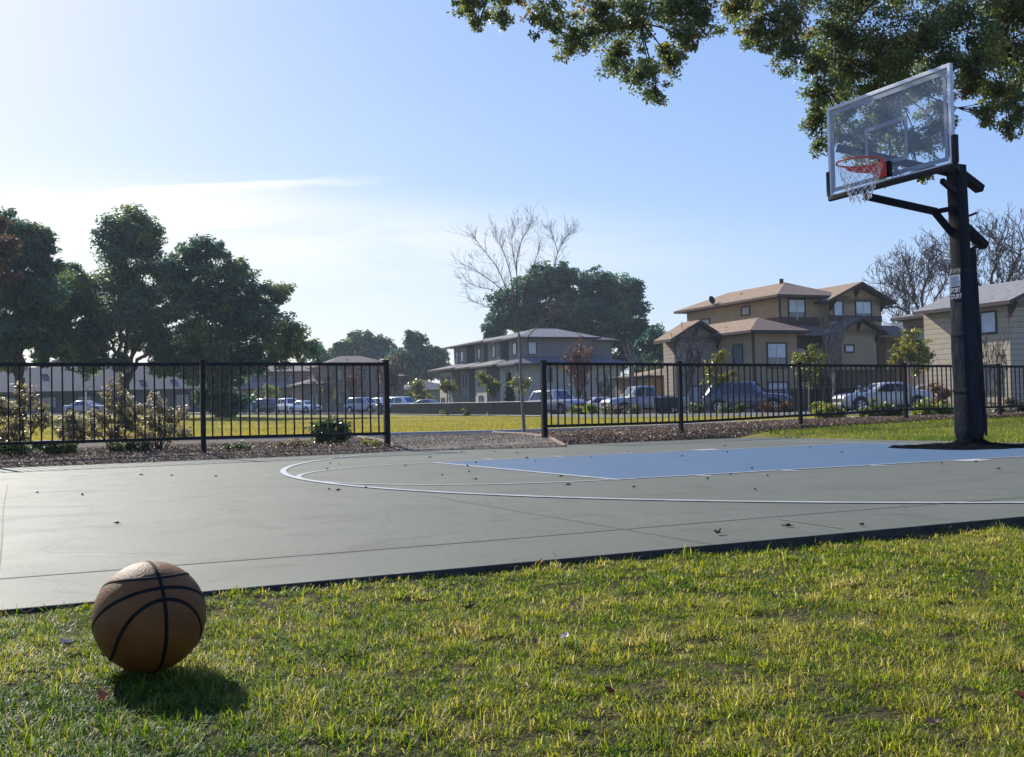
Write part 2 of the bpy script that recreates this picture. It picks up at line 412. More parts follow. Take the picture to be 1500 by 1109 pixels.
# rear lawn behind the baseline
m_grass2 = leafmat('rear_lawn_blade', [(0,(.05,.09,.015)), (.5,(.12,.155,.025)), (1,(.27,.25,.06))], .5, .5, .3, 1.6)
u = nr.uniform(-9, -.98, 120000); v = nr.uniform(-8.6, 5.2, 120000)
x = OX + u*U.x + v*V.x; y = OY + u*U.y + v*V.y
fc = np.array([fcoord(a, b) for a, b in zip(x, y)])
def bedz(k, w, wf):
    return .004 + .036*sst(wf, wf+.12, w) + (fbase(k)-.04)*sst(wf+.1, -.05, w)
k = fc[:,1] < np.array([bedfront(a) for a in fc[:,0]]) + .12*nr.normal(0, 1, len(x))
x, y = x[k], y[k]
z = np.array([tz(a, b) for a, b in zip(x, y)])
hue = np.clip(.5 + .4*nz(x, y, .8, 2) + nr.normal(0, .2, len(x)), 0, 1)
rear_lawn_pts = (np.stack([x, y, z-.005],1), nr.uniform(.03, .06, len(x)), nr.uniform(.006, .012, len(x)), hue)
tag(blades('rear_lawn_grass', *rear_lawn_pts, m_grass2, .5), 'bright green strip of lawn behind the baseline and hoop', 'grass', kind='stuff')
# playing field beyond the planting bed
m_grass3 = leafmat('field_blade', [(0,(.125,.145,.026)), (.5,(.255,.225,.045)), (1,(.40,.30,.075))], .5, .6, .2, 1.55)
n = 190000
y = 25.3 + (nr.random(n)**1.6)*55; x = nr.uniform(-.62, .62, n)*y
z = np.array([tz(a, b) for a, b in zip(x, y)])
def kerb_y(x): return np.interp(x, KX, KY)
KX = np.array([-60, -30, -12, 1.8, 8.6, 13.5, 22]); KY = np.array([122, 112, 104, 72, 54.6, 43.5, 30])
k = y < kerb_y(x) - .3; x, y, z = x[k], y[k], z[k]
hue = np.clip(.45 + .55*nz(x*.35, y, .16, 2) + nr.normal(0, .18, len(x)) + np.clip((36-y)*.02, 0, .25), 0, 1)
tag(blades('field_grass', np.stack([x, y, z-.005],1), nr.uniform(.035, .08, len(x)), nr.uniform(.012, .03, len(x)), hue, m_grass3, .5), 'mown yellow green grass of the playing field beyond the fence', 'grass', kind='stuff')

# ------------------------------------------------------------------ planting bed, path, kerb
m_mulch = mat('mulch_bed', (.10,.082,.06), 1, scale=14, bump=1, bscale=45, col2=(.22,.18,.135), spec=.05, detail=8)
def bed(name, k0, k1, back, m, n=40, lift=.0):
    def f(s, t):
        k = k0 + (k1-k0)*s
        wf = bedfront(k); w = wf + (back(k) - wf)*t
        x = FX0 + FDX*k - FDY/FL*w; y = FZ0 + FDY*k + FDX/FL*w
        u_, v_ = uv(x, y)
        z = tz(x, y) + .012 + lift
        if w < 0 and u_ > SU0-.1:
            z = bedz(k, w, wf) + lift
        return Vector((x, y, z + .012*noise.noise(Vector((x*2, y*2, 5)))*sst(wf, wf+.4, w)))
    return struct(sheet(name, f, n, 30, m))
def backw(k):
    # bed runs back to the kerb at Y ~ 24.7
    return max(1.2, (24.6 - (FZ0 + FDY*k))/(FDX/FL))
bed('mulch_bed', -5.5, 8, lambda k: backw(k) if k < 3.6 else 3.2, m_mulch, 110)
# gravel path through the gap
m_path = mat('tan_decomposed_granite', (.19,.158,.115), 1, scale=25, bump=1, bscale=70, col2=(.29,.245,.18), spec=.1, detail=10)
pl0, pl1 = GP(583, 657, .04), GP(524, 637.5, .045); pr0, pr1 = GP(828, 650.5, .04), GP(722, 631.5, .045)
def fpath(s, t):
    a = pl0.lerp(pl1, t); b = pr0.lerp(pr1, t); p = a.lerp(b, s)
    k, w = fcoord(p.x, p.y)
    zb = bedz(k, w, bedfront(k)) if w < 0 else tz(p.x, p.y)+.012
    return Vector((p.x, p.y, zb + .020*sst(0, .04, t) + .002))
struct(sheet('gravel_path', fpath, 20, 24, m_path))
m_board = mat('weathered_timber_edging', (.30,.215,.155), .9, .25, 6, .4, 40)
for nm, a, b in (('pale timber edging board left of the gravel path', pl1, pl0), ('pale timber edging board right of the gravel path beside the bare sapling', pr1, pr0)):
    d = (b-a); mb = MB(); pts = [a + d*i/8 for i in range(9)]
    for i in range(8):
        qa, qb = pts[i].copy(), pts[i+1].copy()
        qa.z = fpath(0 if nm.find('left') > 0 else 1, 1-i/8).z + .012; qb.z = fpath(0 if nm.find('left') > 0 else 1, 1-(i+1)/8).z + .012
        mb.bar(qa, qb, .03, .035)
    tag(mb.build('edging_board', m_board), nm, 'edging board', 'timber edging boards along the gravel path')
m_conc = mat('pale_concrete', (.46,.45,.42), .85, .18, 3, .4, 40)
mb = MB()
for i in range(40):
    x0 = -22 + i*.9; x1 = x0 + .9
    if x0 > 12: break
    ya = 24.75 + .035*max(0, x0)*0 - .012*x0*0; 
    za, zb_ = tz(x0, 24.8)+.03, tz(x1, 24.8)+.03
    mb.ring([[(x0,24.62,za-.15),(x0,24.86,za-.15),(x0,24.86,za+.055),(x0,24.62,za+.055)],[(x1-.012,24.62,zb_-.15),(x1-.012,24.86,zb_-.15),(x1-.012,24.86,zb_+.055),(x1-.012,24.62,zb_+.055)]])
struct(mb.build('kerb', m_conc))
# car park and street with its kerb
m_asph = mat('asphalt', (.055,.056,.058), .9, .25, 2, .4, 60)
m_walk = mat('street_kerb_concrete', (.30,.30,.285), .85, .15, 2)
ks = list(zip(KX.tolist(), KY.tolist()))
def road_f(s, t):
    i = min(len(ks)-2, int(s*(len(ks)-1))); tt = s*(len(ks)-1) - i
    a = Vector(ks[i]).lerp(Vector(ks[i+1]), tt)
    d = Vector((.42, .91))*(28*t); p = a + d
    return Vector((p.x, p.y, tz(p.x, p.y) + .03))
struct(sheet('car_park', road_f, 48, 12, m_asph))
mb = MB()
for i in range(len(ks)-1):
    for j in range(12):
        a = Vector(ks[i]).lerp(Vector(ks[i+1]), j/12); b = Vector(ks[i]).lerp(Vector(ks[i+1]), (j+1)/12)
        pa, pb = Vector((a.x, a.y, tz(a.x,a.y)+.05)), Vector((b.x, b.y, tz(b.x,b.y)+.05))
        mb.bar(pa, pb, .35, .22)
struct(mb.build('street_kerb', m_walk))

# leaf litter, bark and pebbles
def flakes(name, pts, size, hue, m, parent=None, flat=.5, asp=.6):
    n = len(pts)
    nrm = np.stack([nr.normal(0, flat, n), nr.normal(0, flat, n), np.ones(n)],1); nrm /= np.linalg.norm(nrm, axis=1)[:,None]
    az = nr.uniform(0, 2*np.pi, n); t = np.stack([np.cos(az), np.sin(az), np.zeros(n)],1)
    t -= nrm*(t*nrm).sum(1)[:,None]; t /= np.linalg.norm(t, axis=1)[:,None]
    b = np.cross(nrm, t); s = size[:,None]; curl = nr.uniform(-.05, .35, n)[:,None]
    v0 = pts - t*s*.5 + nrm*s*curl*.6; v1 = pts + b*s*asp*.5 + nrm*s*curl; v2 = pts + t*s*.5 + nrm*s*curl*.4; v3 = pts - b*s*asp*.5 + nrm*s*curl*.9
    vs = np.stack([v0, v1, v2, v3, pts],1).reshape(-1,3)
    q = (np.arange(n)*5)[:,None]
    tr = np.concatenate([q+np.array([[0,4,1]]), q+np.array([[1,4,2]]), q+np.array([[2,4,3]]), q+np.array([[3,4,0]])])
    return np_mesh(name, vs, tr, m, np.repeat(hue, 5), parent)
m_litter = leafmat('dead_leaf', [(0,(.05,.042,.030)), (.35,(.125,.09,.060)), (.6,(.22,.135,.078)), (.85,(.34,.27,.20)), (1,(.55,.50,.44))], .22, .55, .35, 1.2)
def bed_pts(n, k0, k1, w0, w1, falloff=1.0):
    k = nr.uniform(k0, k1, n); bf = np.array([bedfront(a) for a in k])
    w = bf - .10 + (nr.random(n)**falloff)*(w1 - bf)
    x = FX0 + FDX*k - FDY/FL*w; y = FZ0 + FDY*k + FDX/FL*w
    zz = []
    for a, b, kk, ww, f in zip(x, y, k, w, bf):
        u_, _ = uv(a, b)
        zb = bedz(kk, ww, f) if (ww < 0 and u_ > SU0-.1) else tz(a, b)+.012
        zz.append(max(zb, .006 if u_ > SU0 else -1))
    return x, y, np.array(zz), k
x, y, z, k = bed_pts(105000, -4.5, 6.5, 0, 5.0, 1.7)
gap = (x > np.interp(y, [pl0.y, pl1.y], [pl0.x, pl1.x])) & (x < np.interp(y, [pr0.y, pr1.y], [pr0.x, pr1.x]))
x, y, z, k = x[~gap], y[~gap], z[~gap], k[~gap]
right = np.clip(k+.5, 0, 1)
hue = np.clip(.27 + .20*right + nr.normal(0, .20, len(x)) + .22*nz(x, y, 1.2, 3), 0, 1)
tag(flakes('leaf_litter', np.stack([x, y, z + nr.uniform(.0, .045, len(x))],1), nr.uniform(.016, .050, len(x))*(.68+.36*right), hue, m_litter, flat=.75), 'brown dead leaves and bark mulch along the fence line', 'leaf litter', kind='stuff')
m_peb = leafmat('path_grit', [(0,(.12,.095,.065)), (.6,(.25,.21,.15)), (1,(.42,.39,.33))], 0, .8, .2)
pts = np.array([tuple(fpath(nr.random(), nr.random()**1.5)) for _ in range(13000)])
tag(flakes('path_gravel', pts + np.array([0,0,.006]), nr.uniform(.008, .026, len(pts)), np.clip(nr.normal(.5, .25, len(pts)), 0, 1), m_peb, flat=.5, asp=.8), 'loose tan grit and bark on the path through the fence gap', 'gravel', kind='stuff')

# ================================================================== FENCE
def ftop(k): return 1.215 - .016*max(0, k)
def fpt(k, z): x, y = FP(k); return Vector((x, y, z))
def fence(k0, k1, endposts, label):
    x0, y0 = FP(k0)
    root = empty('metal_fence', (x0, y0, fbase(k0)), math.atan2(FDY, FDX), label, 'fence', 'black picket fence runs either side of the gap')
    inv = Matrix.Rotation(-math.atan2(FDY, FDX), 4, 'Z') @ Matrix.Translation((-x0, -y0, -fbase(k0)))
    for k in range(k0, k1+1):
        mb = MB(); mb.M = inv
        a = fpt(k, fbase(k)-.25); b = fpt(k, ftop(k)+.03)
        big = .075 if k in endposts else .06
        mb.bar(a, b, big, big, (FDX, FDY, 0), .006)
        mb.bar(b, b + Vector((0,0,.012)), big+.012, big+.012, (FDX, FDY, 0), .006)
        mb.build('post', m_black, root)
        if k < k1:
            pn = MB(); pn.M = inv; m_ = .035/FL
            for j in range(1, 21):
                kk = k + j/21
                pn.bar(fpt(kk, fbase(kk)+.20), fpt(kk, ftop(kk)-.02), .018, .018, (FDX, FDY, 0))
            po = pn.build('picket_panel', m_black, root)
            rt = MB(); rt.M = inv; rt.bar(fpt(k+m_, ftop(k)-.012), fpt(k+1-m_, ftop(k+1)-.012), .042, .045, (0,0,1), .004); rt.build('top_rail', m_black, po)
            rb = MB(); rb.M = inv; rb.bar(fpt(k+m_, fbase(k)+.19), fpt(k+1-m_, fbase(k+1)+.19), .038, .04, (0,0,1), .004); rb.build('bottom_rail', m_black, po)
    return root
fence(-4, -1, (-1,), 'black metal picket fence left of the gap with the shrubs behind it')
fence(0, 6, (0,), 'black metal picket fence running from the gap past the hoop pole')

# ================================================================== HOOP
hoop = empty('basketball_hoop', cu(0, 0, 0), YAW + math.pi, 'in-ground basketball hoop with clear backboard, black padded pole and white net', 'basketball hoop')
# local x = towards the court, y = towards the camera side
LEAN = .030                                   # the pole leans a little towards the court
def px_(z): return .125 + LEAN*z*.75
def rrect(cx, cy, z, a, b, r, n=5, wob=0.0, seed=0):
    out = []
    for (sx, sy, t0) in ((1,1,0),(-1,1,90),(-1,-1,180),(1,-1,270)):
        for i in range(n+1):
            t = R(t0 + 90*i/n)
            p = Vector((cx + sx*(a-r) + r*math.cos(t), cy + sy*(b-r) + r*math.sin(t), z))
            if wob:
                d = noise.noise(Vector((p.x*9+seed, p.y*9, z*2.2)))*wob + noise.noise(Vector((p.x*20, p.y*20+seed, z*9)))*wob*.5
                q = (p - Vector((cx, cy, z))); q.z = 0; p += q.normalized()*d
            out.append(p)
    return out
mb = MB(); mb.ring([rrect(px_(z), 0, z, .078, .078, .012, 3) for z in (0.0, 1.0, 2.0, 3.12)])
pole = mb.build('pole', m_blackmetal, hoop, smooth='auto')
# padding sleeve
pad = MB(); rings = []
zs = list(np.linspace(.09, 1.97, 60))
for z in zs:
    a = .121 - .017*(z/1.97)
    if z > 1.88: a -= .02*((z-1.88)/.09)**2
    if z < .16: a -= .012*(1-(z-.09)/.07)
    rings.append(rrect(px_(z), 0, z, a, a, .035, 5, .006, 3))
pad.ring(rings)
pado = pad.build('pole_pad', m_pad, hoop, smooth='auto')
for z in (.62, 1.24):
    st = MB(); st.ring([rrect(px_(zz), 0, zz, .121-.017*(zz/1.97)+.0045+dd, .121-.017*(zz/1.97)+.0045+dd, .036, 5) for zz, dd in ((z-.02,-.004),(z-.017,0),(z+.017,0),(z+.02,-.004))], False); st.build('pad_strap', m_pad, pado, smooth='auto')
fl = MB(); fl.box(-.13+px_(1), -.05+px_(1), .0, .004, .12, .13)
# hook-and-loop flap down the camera-side rear edge
mb = MB(); vs = []; fs = []
for i, z in enumerate(np.linspace(.12, 1.93, 40)):
    a = .121 - .017*(z/1.97)
    w = .018*noise.noise(Vector((0, 4, z*5))) + .012
    vs += [Vector((px_(z)-a+.03, a+.002, z)), Vector((px_(z)-a-.003-w*.35, a+.004+w*.3, z)), Vector((px_(z)-a-.003-w*.35, a+.008+w*.3, z)), Vector((px_(z)-a+.03, a+.010, z))]
    if i: fs += [tuple((i-1)*4+j for j in (0,1)) + tuple(i*4+j for j in (1,0)), tuple((i-1)*4+j for j in (1,2)) + tuple(i*4+j for j in (2,1)), tuple((i-1)*4+j for j in (2,3)) + tuple(i*4+j for j in (3,2)), tuple((i-1)*4+j for j in (3,0)) + tuple(i*4+j for j in (0,3))]
mb.add(vs, fs).build('pad_flap', m_pad, pado)
# white label and lettering on the face towards the court
m_lab = mat('faded_white_label', (.44,.48,.53), .7, .15, 12)
m_labink = mat('faded_blue_ink', (.16,.19,.26), .7, .3, 14)
m_letter = mat('white_letter_print', (.46,.48,.52), .7, .3, 25)
def face_x(z): return px_(z) + .121 - .017*(z/1.97) + .0055
LW = .076
def fquad(mb, y0, y1, z0, z1, d):
    mb.add([(face_x(z0)+d, y0, z0), (face_x(z0)+d, y1, z0), (face_x(z1)+d, y1, z1), (face_x(z1)+d, y0, z1),
            (face_x(z0)+d-.004, y0, z0), (face_x(z0)+d-.004, y1, z0), (face_x(z1)+d-.004, y1, z1), (face_x(z1)+d-.004, y0, z1)],
           [(0,1,2,3), (5,4,7,6), (0,3,7,4), (1,5,6,2), (0,4,5,1), (3,2,6,7)])
mb = MB(); fquad(mb, -LW, LW, 1.770, 1.895, .003)
lab = mb.build('pad_label', m_lab, pado)
mb = MB()
for z0, z1 in ((1.870,1.882),(1.848,1.858),(1.828,1.836),(1.808,1.818),(1.786,1.794)):
    y = -LW+.018
    while y < LW-.03:
        w = rng.uniform(.018, .045); fquad(mb, y, min(y+w, LW-.018), z0, z1, .0065); y += w + .008
mb.build('label_print', m_labink, lab)
def text_mesh(name, body, size, m, parent, M):
    cd = bpy.data.curves.new(name, 'FONT'); cd.body = body; cd.size = size; cd.align_x = 'CENTER'; cd.align_y = 'BOTTOM'
    cd.extrude = .0015; cd.offset = .0012
    to = bpy.data.objects.new(name, cd); COL.objects.link(to)
    dg = bpy.context.evaluated_depsgraph_get()
    me = bpy.data.meshes.new_from_object(to.evaluated_get(dg)); me.name = name
    bpy.data.objects.remove(to); bpy.data.curves.remove(cd)
    me.materials.clear(); me.materials.append(m); me.transform(M)
    o = bpy.data.objects.new(name, me); COL.objects.link(o); o.parent = parent
    return o
for body, z in (('SPORT', 1.690), ('COURT', 1.622)):
    # text x -> +y (reads left to right seen from +x), text y -> z
    Mx = Matrix(((0, 0, 1, face_x(z)+.002), (1, 0, 0, 0), (0, 1, 0, z), (0, 0, 0, 1)))
    text_mesh('pad_lettering', body, .072, m_letter, pado, Mx @ Matrix.Diagonal((.72, 1, 1, 1)))
# anti-weed mat around the foot
mb = MB(); nA, nRr = 72, 14; vs = []; fs = []
for i in range(nRr+1):
    for j in range(nA):
        t = 2*math.pi*j/nA
        ro = (.74 + .10*noise.noise(Vector((math.cos(t)*1.6, math.sin(t)*1.6, 7))) + .05*noise.noise(Vector((math.cos(t)*6, math.sin(t)*6, 2))))
        ro *= 1 + .12*abs(math.sin(2*t))
        f = i/nRr; r = .13 + (ro-.13)*f
        z = .010 + .075*math.exp(-((r-.13)/.07)) + .022*(1-f)*abs(noise.noise(Vector((math.cos(t)*3.5, math.sin(t)*3.5, r*5)))) + .030*max(0, noise.noise(Vector((math.cos(t)*2.4, math.sin(t)*2.4, r*7+4))))*(f > .0)
        if i == nRr: z = .004
        vs.append((r*math.cos(t) + px_(0), r*math.sin(t), z))
for i in range(nRr):
    for j in range(nA): k = (j+1) % nA; fs.append((i*nA+j, (i+1)*nA+j, (i+1)*nA+k, i*nA+k))
mb.add(vs, fs).build('ground_mat', m_tarp, hoop, smooth=True)
# backboard
BX, BW, BB, BH = 4*FT, 1.769, 2.856, 1.028
m_glass = bpy.data.materials.new('clear_acrylic'); m_glass.use_nodes = True
nt = m_glass.node_tree; b = nt.nodes['Principled BSDF']; out = nt.nodes['Material Output']
b.inputs['Base Color'].default_value = (.72,.80,.90,1); b.inputs['Roughness'].default_value = .12
tr = nt.nodes.new('ShaderNodeBsdfTransparent'); tr.inputs[0].default_value = (.95,.975,.99,1)
dtr = nt.nodes.new('ShaderNodeBsdfTranslucent'); dtr.inputs[0].default_value = (.80,.90,1.0,1)
mx0 = nt.nodes.new('ShaderNodeMixShader'); mx0.inputs[0].default_value = .5
tcg = nt.nodes.new('ShaderNodeTexCoord'); nn = nt.nodes.new('ShaderNodeTexNoise'); nn.inputs['Scale'].default_value = 2.5; nn.inputs['Detail'].default_value = 8
mrg = nt.nodes.new('ShaderNodeMapRange'); mrg.inputs[3].default_value = .09; mrg.inputs[4].default_value = .19
nt.links.new(tcg.outputs['Object'], nn.inputs['Vector']); nt.links.new(nn.outputs['Fac'], mrg.inputs[0])
mx = nt.nodes.new('ShaderNodeMixShader')
nt.links.new(b.outputs[0], mx0.inputs[1]); nt.links.new(dtr.outputs[0], mx0.inputs[2])
nt.links.new(mrg.outputs[0], mx.inputs[0]); nt.links.new(tr.outputs[0], mx.inputs[1]); nt.links.new(mx0.outputs[0], mx.inputs[2]); nt.links.new(mx.outputs[0], out.inputs['Surface'])
mb = MB(); mb.box(BX-.012, BX, -BW/2+.03, BW/2-.03, BB+.03, BB+BH-.03)
glass = mb.build('backboard', m_glass, hoop)
mb = MB(); fw = .038
mb.box(BX-.035, BX+.008, -BW/2, -BW/2+fw, BB+.0, BB+BH); mb.box(BX-.035, BX+.008, BW/2-fw, BW/2, BB, BB+BH)
mb.box(BX-.035, BX+.008, -BW/2+fw, BW/2-fw, BB+BH-fw, BB+BH); mb.box(BX-.035, BX+.008, -BW/2+fw, BW/2-fw, BB, BB+fw)
mb.build('backboard_frame', m_alu, hoop, bevel=.003)
m_mark = mat('pale_board_marking', (.24,.29,.35), .6, .06, 20)
def rectline(mb, y0, y1, z0, z1, w):
    for a in ((y0,y1,z1-w,z1),(y0,y1,z0,z0+w),(y0,y0+w,z0+w,z1-w),(y1-w,y1,z0+w,z1-w)):
        mb.box(BX+.001, BX+.004, *a)
mb = MB(); rectline(mb, -BW/2+.055, BW/2-.055, BB+.055, BB+BH-.055, .045); mb.build('border_marking', m_mark, glass)
mb = MB(); rectline(mb, -.305, .305, 3.05, 3.05+.457, .045); mb.build('shooter_square', m_mark, glass)
# edge padding along the bottom and up the corners
mb = MB()
def padbar(a0, a1): mb.bar(a0, a1, .058, .062, (0,0,1) if a0[2] == a1[2] else (0,1,0), .012)
padbar((BX-.012, -BW/2-.012, BB-.005), (BX-.012, BW/2+.012, BB-.005))
padbar((BX-.012, -BW/2-.012, BB+.026), (BX-.012, -BW/2-.012, BB+.30)); padbar((BX-.012, BW/2+.012, BB+.026), (BX-.012, BW/2+.012, BB+.30))
mb.build('edge_padding', m_black, hoop)
# support arms
A1 = Vector((px_(3.05)+.02, 0, 3.03)); bw2 = BW/2
mb = MB(); mb.bar(Vector((px_(3.0)-.06, .0, 3.03)), Vector((px_(3.0)-.36, .0, 2.88)), .11, .085, (0,0,1), .006); mb.build('upper_lever', m_blackmetal, hoop)
for s, ve, ze in ((-1, .80, 3.42), (1, .70, 3.34)):
    mb = MB(); mb.bar(Vector((px_(3.0)+.05, s*.06, 3.05)), Vector((BX-.05, s*ve, ze)), .05, .085, (0,0,1), .006); mb.build('support_arm', m_blackmetal, hoop)
e = Vector((px_(2.6)+.30, -.06, 2.60))
mb = MB(); mb.bar(Vector((px_(2.3)+.06, -.05, 2.37)), e, .05, .075, (0,0,1), .006); mb.bar(e - Vector((.03,0,0)), Vector((BX-.06, -.42, 2.80)), .05, .08, (0,0,1), .006); mb.build('lower_arm', m_blackmetal, hoop)
mb = MB(); mb.bar(Vector((px_(2.8)+.06, .04, 2.80)), Vector((px_(2.8)+.36, .12, 2.90)), .05, .06, (0,0,1), .006); mb.build('support_arm', m_blackmetal, hoop)
mb = MB(); mb.bar(Vector((px_(2.62)+.07, 0, 2.64)), e + Vector((-.02, .02, .0)), .14, .05, (0,0,1), .006); mb.build('arm_link', m_blackmetal, hoop)
mb = MB(); mb.bar(Vector((px_(2.5)-.02, .0, 2.48)), Vector((px_(2.5)-.38, .0, 2.24)), .11, .085, (0,0,1), .006); mb.build('lower_lever', m_blackmetal, hoop)
mb = MB(); mb.bar(Vector((px_(2.1)-.135, 0, 1.2)), Vector((px_(2.1)-.16, 0, 2.19)), .09, .09, (1,0,0), .01); mb.tube([(px_(2.1)-.16, 0, 2.19), (px_(2.4)-.40, 0, 2.30)], .02, 8); mb.build('height_actuator', m_blackmetal, hoop)
mb = MB(); mb.tube([(px_(2.5)-.07, .0, 2.54), (px_(2.5)-.24, .03, 2.60)], .013, 8)
mb.build('crank_stub', m_blackmetal, hoop)
# rim
RX, RZ, RR = HC, 3.048, .2286
rim = MB(); pts = [(RX + (RR+.009)*math.cos(t), (RR+.009)*math.sin(t), RZ) for t in np.linspace(0, 2*math.pi, 49)]
rim.tube(pts, .010, 8, False)
rimo = rim.build('rim', m_red, hoop, smooth=True)
# flange band below the near-board half of the rim
mb = MB(); r0, r1 = RR+.012, RR+.018; rings = []
for t in np.linspace(R(98), R(262), 34):
    d = .062*math.sin((t-R(98))/(R(164))*math.pi)**.6 + .012
    c, s_ = math.cos(t), math.sin(t)
    rings.append([(RX+r0*c, r0*s_, RZ-.008-d), (RX+r1*c, r1*s_, RZ-.008-d), (RX+r1*c, r1*s_, RZ-.004), (RX+r0*c, r0*s_, RZ-.004)])
mb.ring(rings); 
for s in (-1, 1):
    mb.bar(Vector((RX-RR*.80, s*.15, RZ-.028)), Vector((BX+.10, s*.06, RZ-.03)), .012, .058, (0,0,1))
mb.bar(Vector((RX-RR-.01, 0, RZ-.01)), Vector((BX+.1, 0, RZ-.01)), .14, .012, (0,0,1))
mb.build('rim_brace', m_red, rimo)
mb = MB(); mb.cbox((BX+.105, 0, RZ-.065), .085, .125, .155); mb.build('breakaway_housing', m_red, rimo, bevel=.01)
mb = MB(); mb.cbox((BX+.032, 0, RZ-.055), .05, .15, .16); mb.tube([(BX+.08, -.03, RZ+.012), (BX+.08, -.03, RZ+.05), (BX+.08, .03, RZ+.05), (BX+.08, .03, RZ+.012)], .009, 6)
mb.build('mounting_bracket', m_blackmetal, rimo)
# net
def netp(a, l):
    r = RR*(1 - .30*l - .36*l*l + .12*l**4); r = max(r, .095)
    r += .012*math.sin(a*3+1.3)*l*l
    return Vector((RX + r*math.cos(a) + .018*l*l, r*math.sin(a), RZ - .012 - .375*l - .012*l*math.sin(a*2+.6)))
mb = MB(); NS, NL = 12, 7
for j in range(NS):
    for s in (1, -1):
        pts = []
        for i in range(NL+1):
            l = (i/NL)**.95
            aa = 2*math.pi*(j + .5*s*i)/NS
            tw = .10*noise.noise(Vector((j*1.7, i*.9, s)))*l
            pts.append(netp(aa+tw, l))
        pts.append(pts[-1] + Vector((rng.uniform(-.015,.015), rng.uniform(-.015,.015), -rng.uniform(.01,.05))))
        mb.tube(pts, [.0023]*NL + [.0034, .003], 5)
for j in range(NS):
    for i in range(2, NL+1, 1):
        c = netp(2*math.pi*(j + .5*(i % 2))/NS, (i/NL)**.95)
        mb.cbox(c, .012, .012, .014)
mb.build('net', m_net, hoop)

# ================================================================== BALL
BR = .1175
bc = W(219.5, 900, 2.352); 
bc.z -= .004
ball = empty('basketball', (bc.x, bc.y, bc.z - BR), 0, 'worn tan orange basketball with dark seams resting on the grass', 'basketball')
vw = (CAM - bc).normalized(); br_ = RT - vw*RT.dot(vw); br_.normalize(); bu = vw.cross(br_)
def bdir(sx, sy):
    z = math.sqrt(max(.0, 1 - sx*sx - sy*sy)); return (br_*sx + bu*sy + vw*z).normalized()
def bpx(x, y): return bdir((x-507)/350, (463-y)/350)       # from the enlarged crop of the ball
XL = bpx(568, 290); q = bpx(608, 690); ZL = XL.cross(q).normalized(); YL = ZL.cross(XL).normalized()
m_ball = bpy.data.materials.new('worn_pebbled_rubber'); m_ball.use_nodes = True
nt = m_ball.node_tree; b = nt.nodes['Principled BSDF']; L = nt.links
tc = nt.nodes.new('ShaderNodeTexCoord')
n1 = nt.nodes.new('ShaderNodeTexNoise'); n1.inputs['Scale'].default_value = 11; n1.inputs['Detail'].default_value = 7
rp = nt.nodes.new('ShaderNodeValToRGB'); rp.color_ramp.elements[0].position = .3; rp.color_ramp.elements[1].position = .72
rp.color_ramp.elements[0].color = (.125,.045,.006,1); rp.color_ramp.elements[1].color = (.205,.080,.012,1)
vo = nt.nodes.new('ShaderNodeTexVoronoi'); vo.inputs['Scale'].default_value = 300
bp = nt.nodes.new('ShaderNodeBump'); bp.inputs['Strength'].default_value = .6; bp.inputs['Distance'].default_value = .0016; bp.invert = True
L.new(tc.outputs['Object'], n1.inputs['Vector']); L.new(n1.outputs['Fac'], rp.inputs['Fac']); L.new(rp.outputs['Color'], b.inputs['Base Color'])
L.new(tc.outputs['Object'], vo.inputs['Vector']); L.new(vo.outputs['Distance'], bp.inputs['Height']); L.new(bp.outputs['Normal'], b.inputs['Normal'])
b.inputs['Roughness'].default_value = .6; b.inputs['Specular IOR Level'].default_value = .3
mb = MB(); nu_, nv2 = 96, 48; vs = []; fs = []
cen = Vector((0, 0, BR))
for i in range(nv2+1):
    t = math.pi*i/nv2
    for j in range(nu_):
        p = 2*math.pi*j/nu_; vs.append(cen + Vector((math.sin(t)*math.cos(p), math.sin(t)*math.sin(p), math.cos(t)))*BR)
for i in range(nv2):
    for j in range(nu_):
        k = (j+1) % nu_; fs.append((i*nu_+j, (i+1)*nu_+j, (i+1)*nu_+k, i*nu_+k))
mb.add(vs, fs).build('ball_cover', m_ball, ball, smooth=True)
m_seamb = mat('black_ball_seam', (.010,.009,.007), .8, .3, 40, spec=.15)
def seam(fn, n=140):
    mb = MB(); vs = []; fs = []; hw = .0040
    P = [fn(i/n).normalized() for i in range(n)]
    prof = ((-1,.0002), (-.6,.0011), (.6,.0011), (1,.0002))
    for i in range(n):
        d = (P[(i+1) % n] - P[i-1]).normalized(); s = P[i].cross(d).normalized()
        for a, h in prof: vs.append(cen + (P[i] + s*(a*hw/BR)).normalized()*(BR+h))
    for i in range(n):
        k = (i+1) % n
        for j in range(3): fs.append((i*4+j, k*4+j, k*4+j+1, i*4+j+1))
    mb.add(vs, fs).build('seam', m_seamb, ball, smooth=True)
seam(lambda t: XL*math.cos(2*math.pi*t) + ZL*math.sin(2*math.pi*t))
seam(lambda t: XL*math.cos(2*math.pi*t) + YL*math.sin(2*math.pi*t))
def oval(sg):
    def fn(t):
        a = 2*math.pi*t; rho = R(50 + 27*math.cos(a)**2)
        return YL*sg*math.cos(rho) + (XL*math.cos(a) + ZL*math.sin(a))*math.sin(rho)
    return fn
seam(oval(1)); seam(oval(-1))

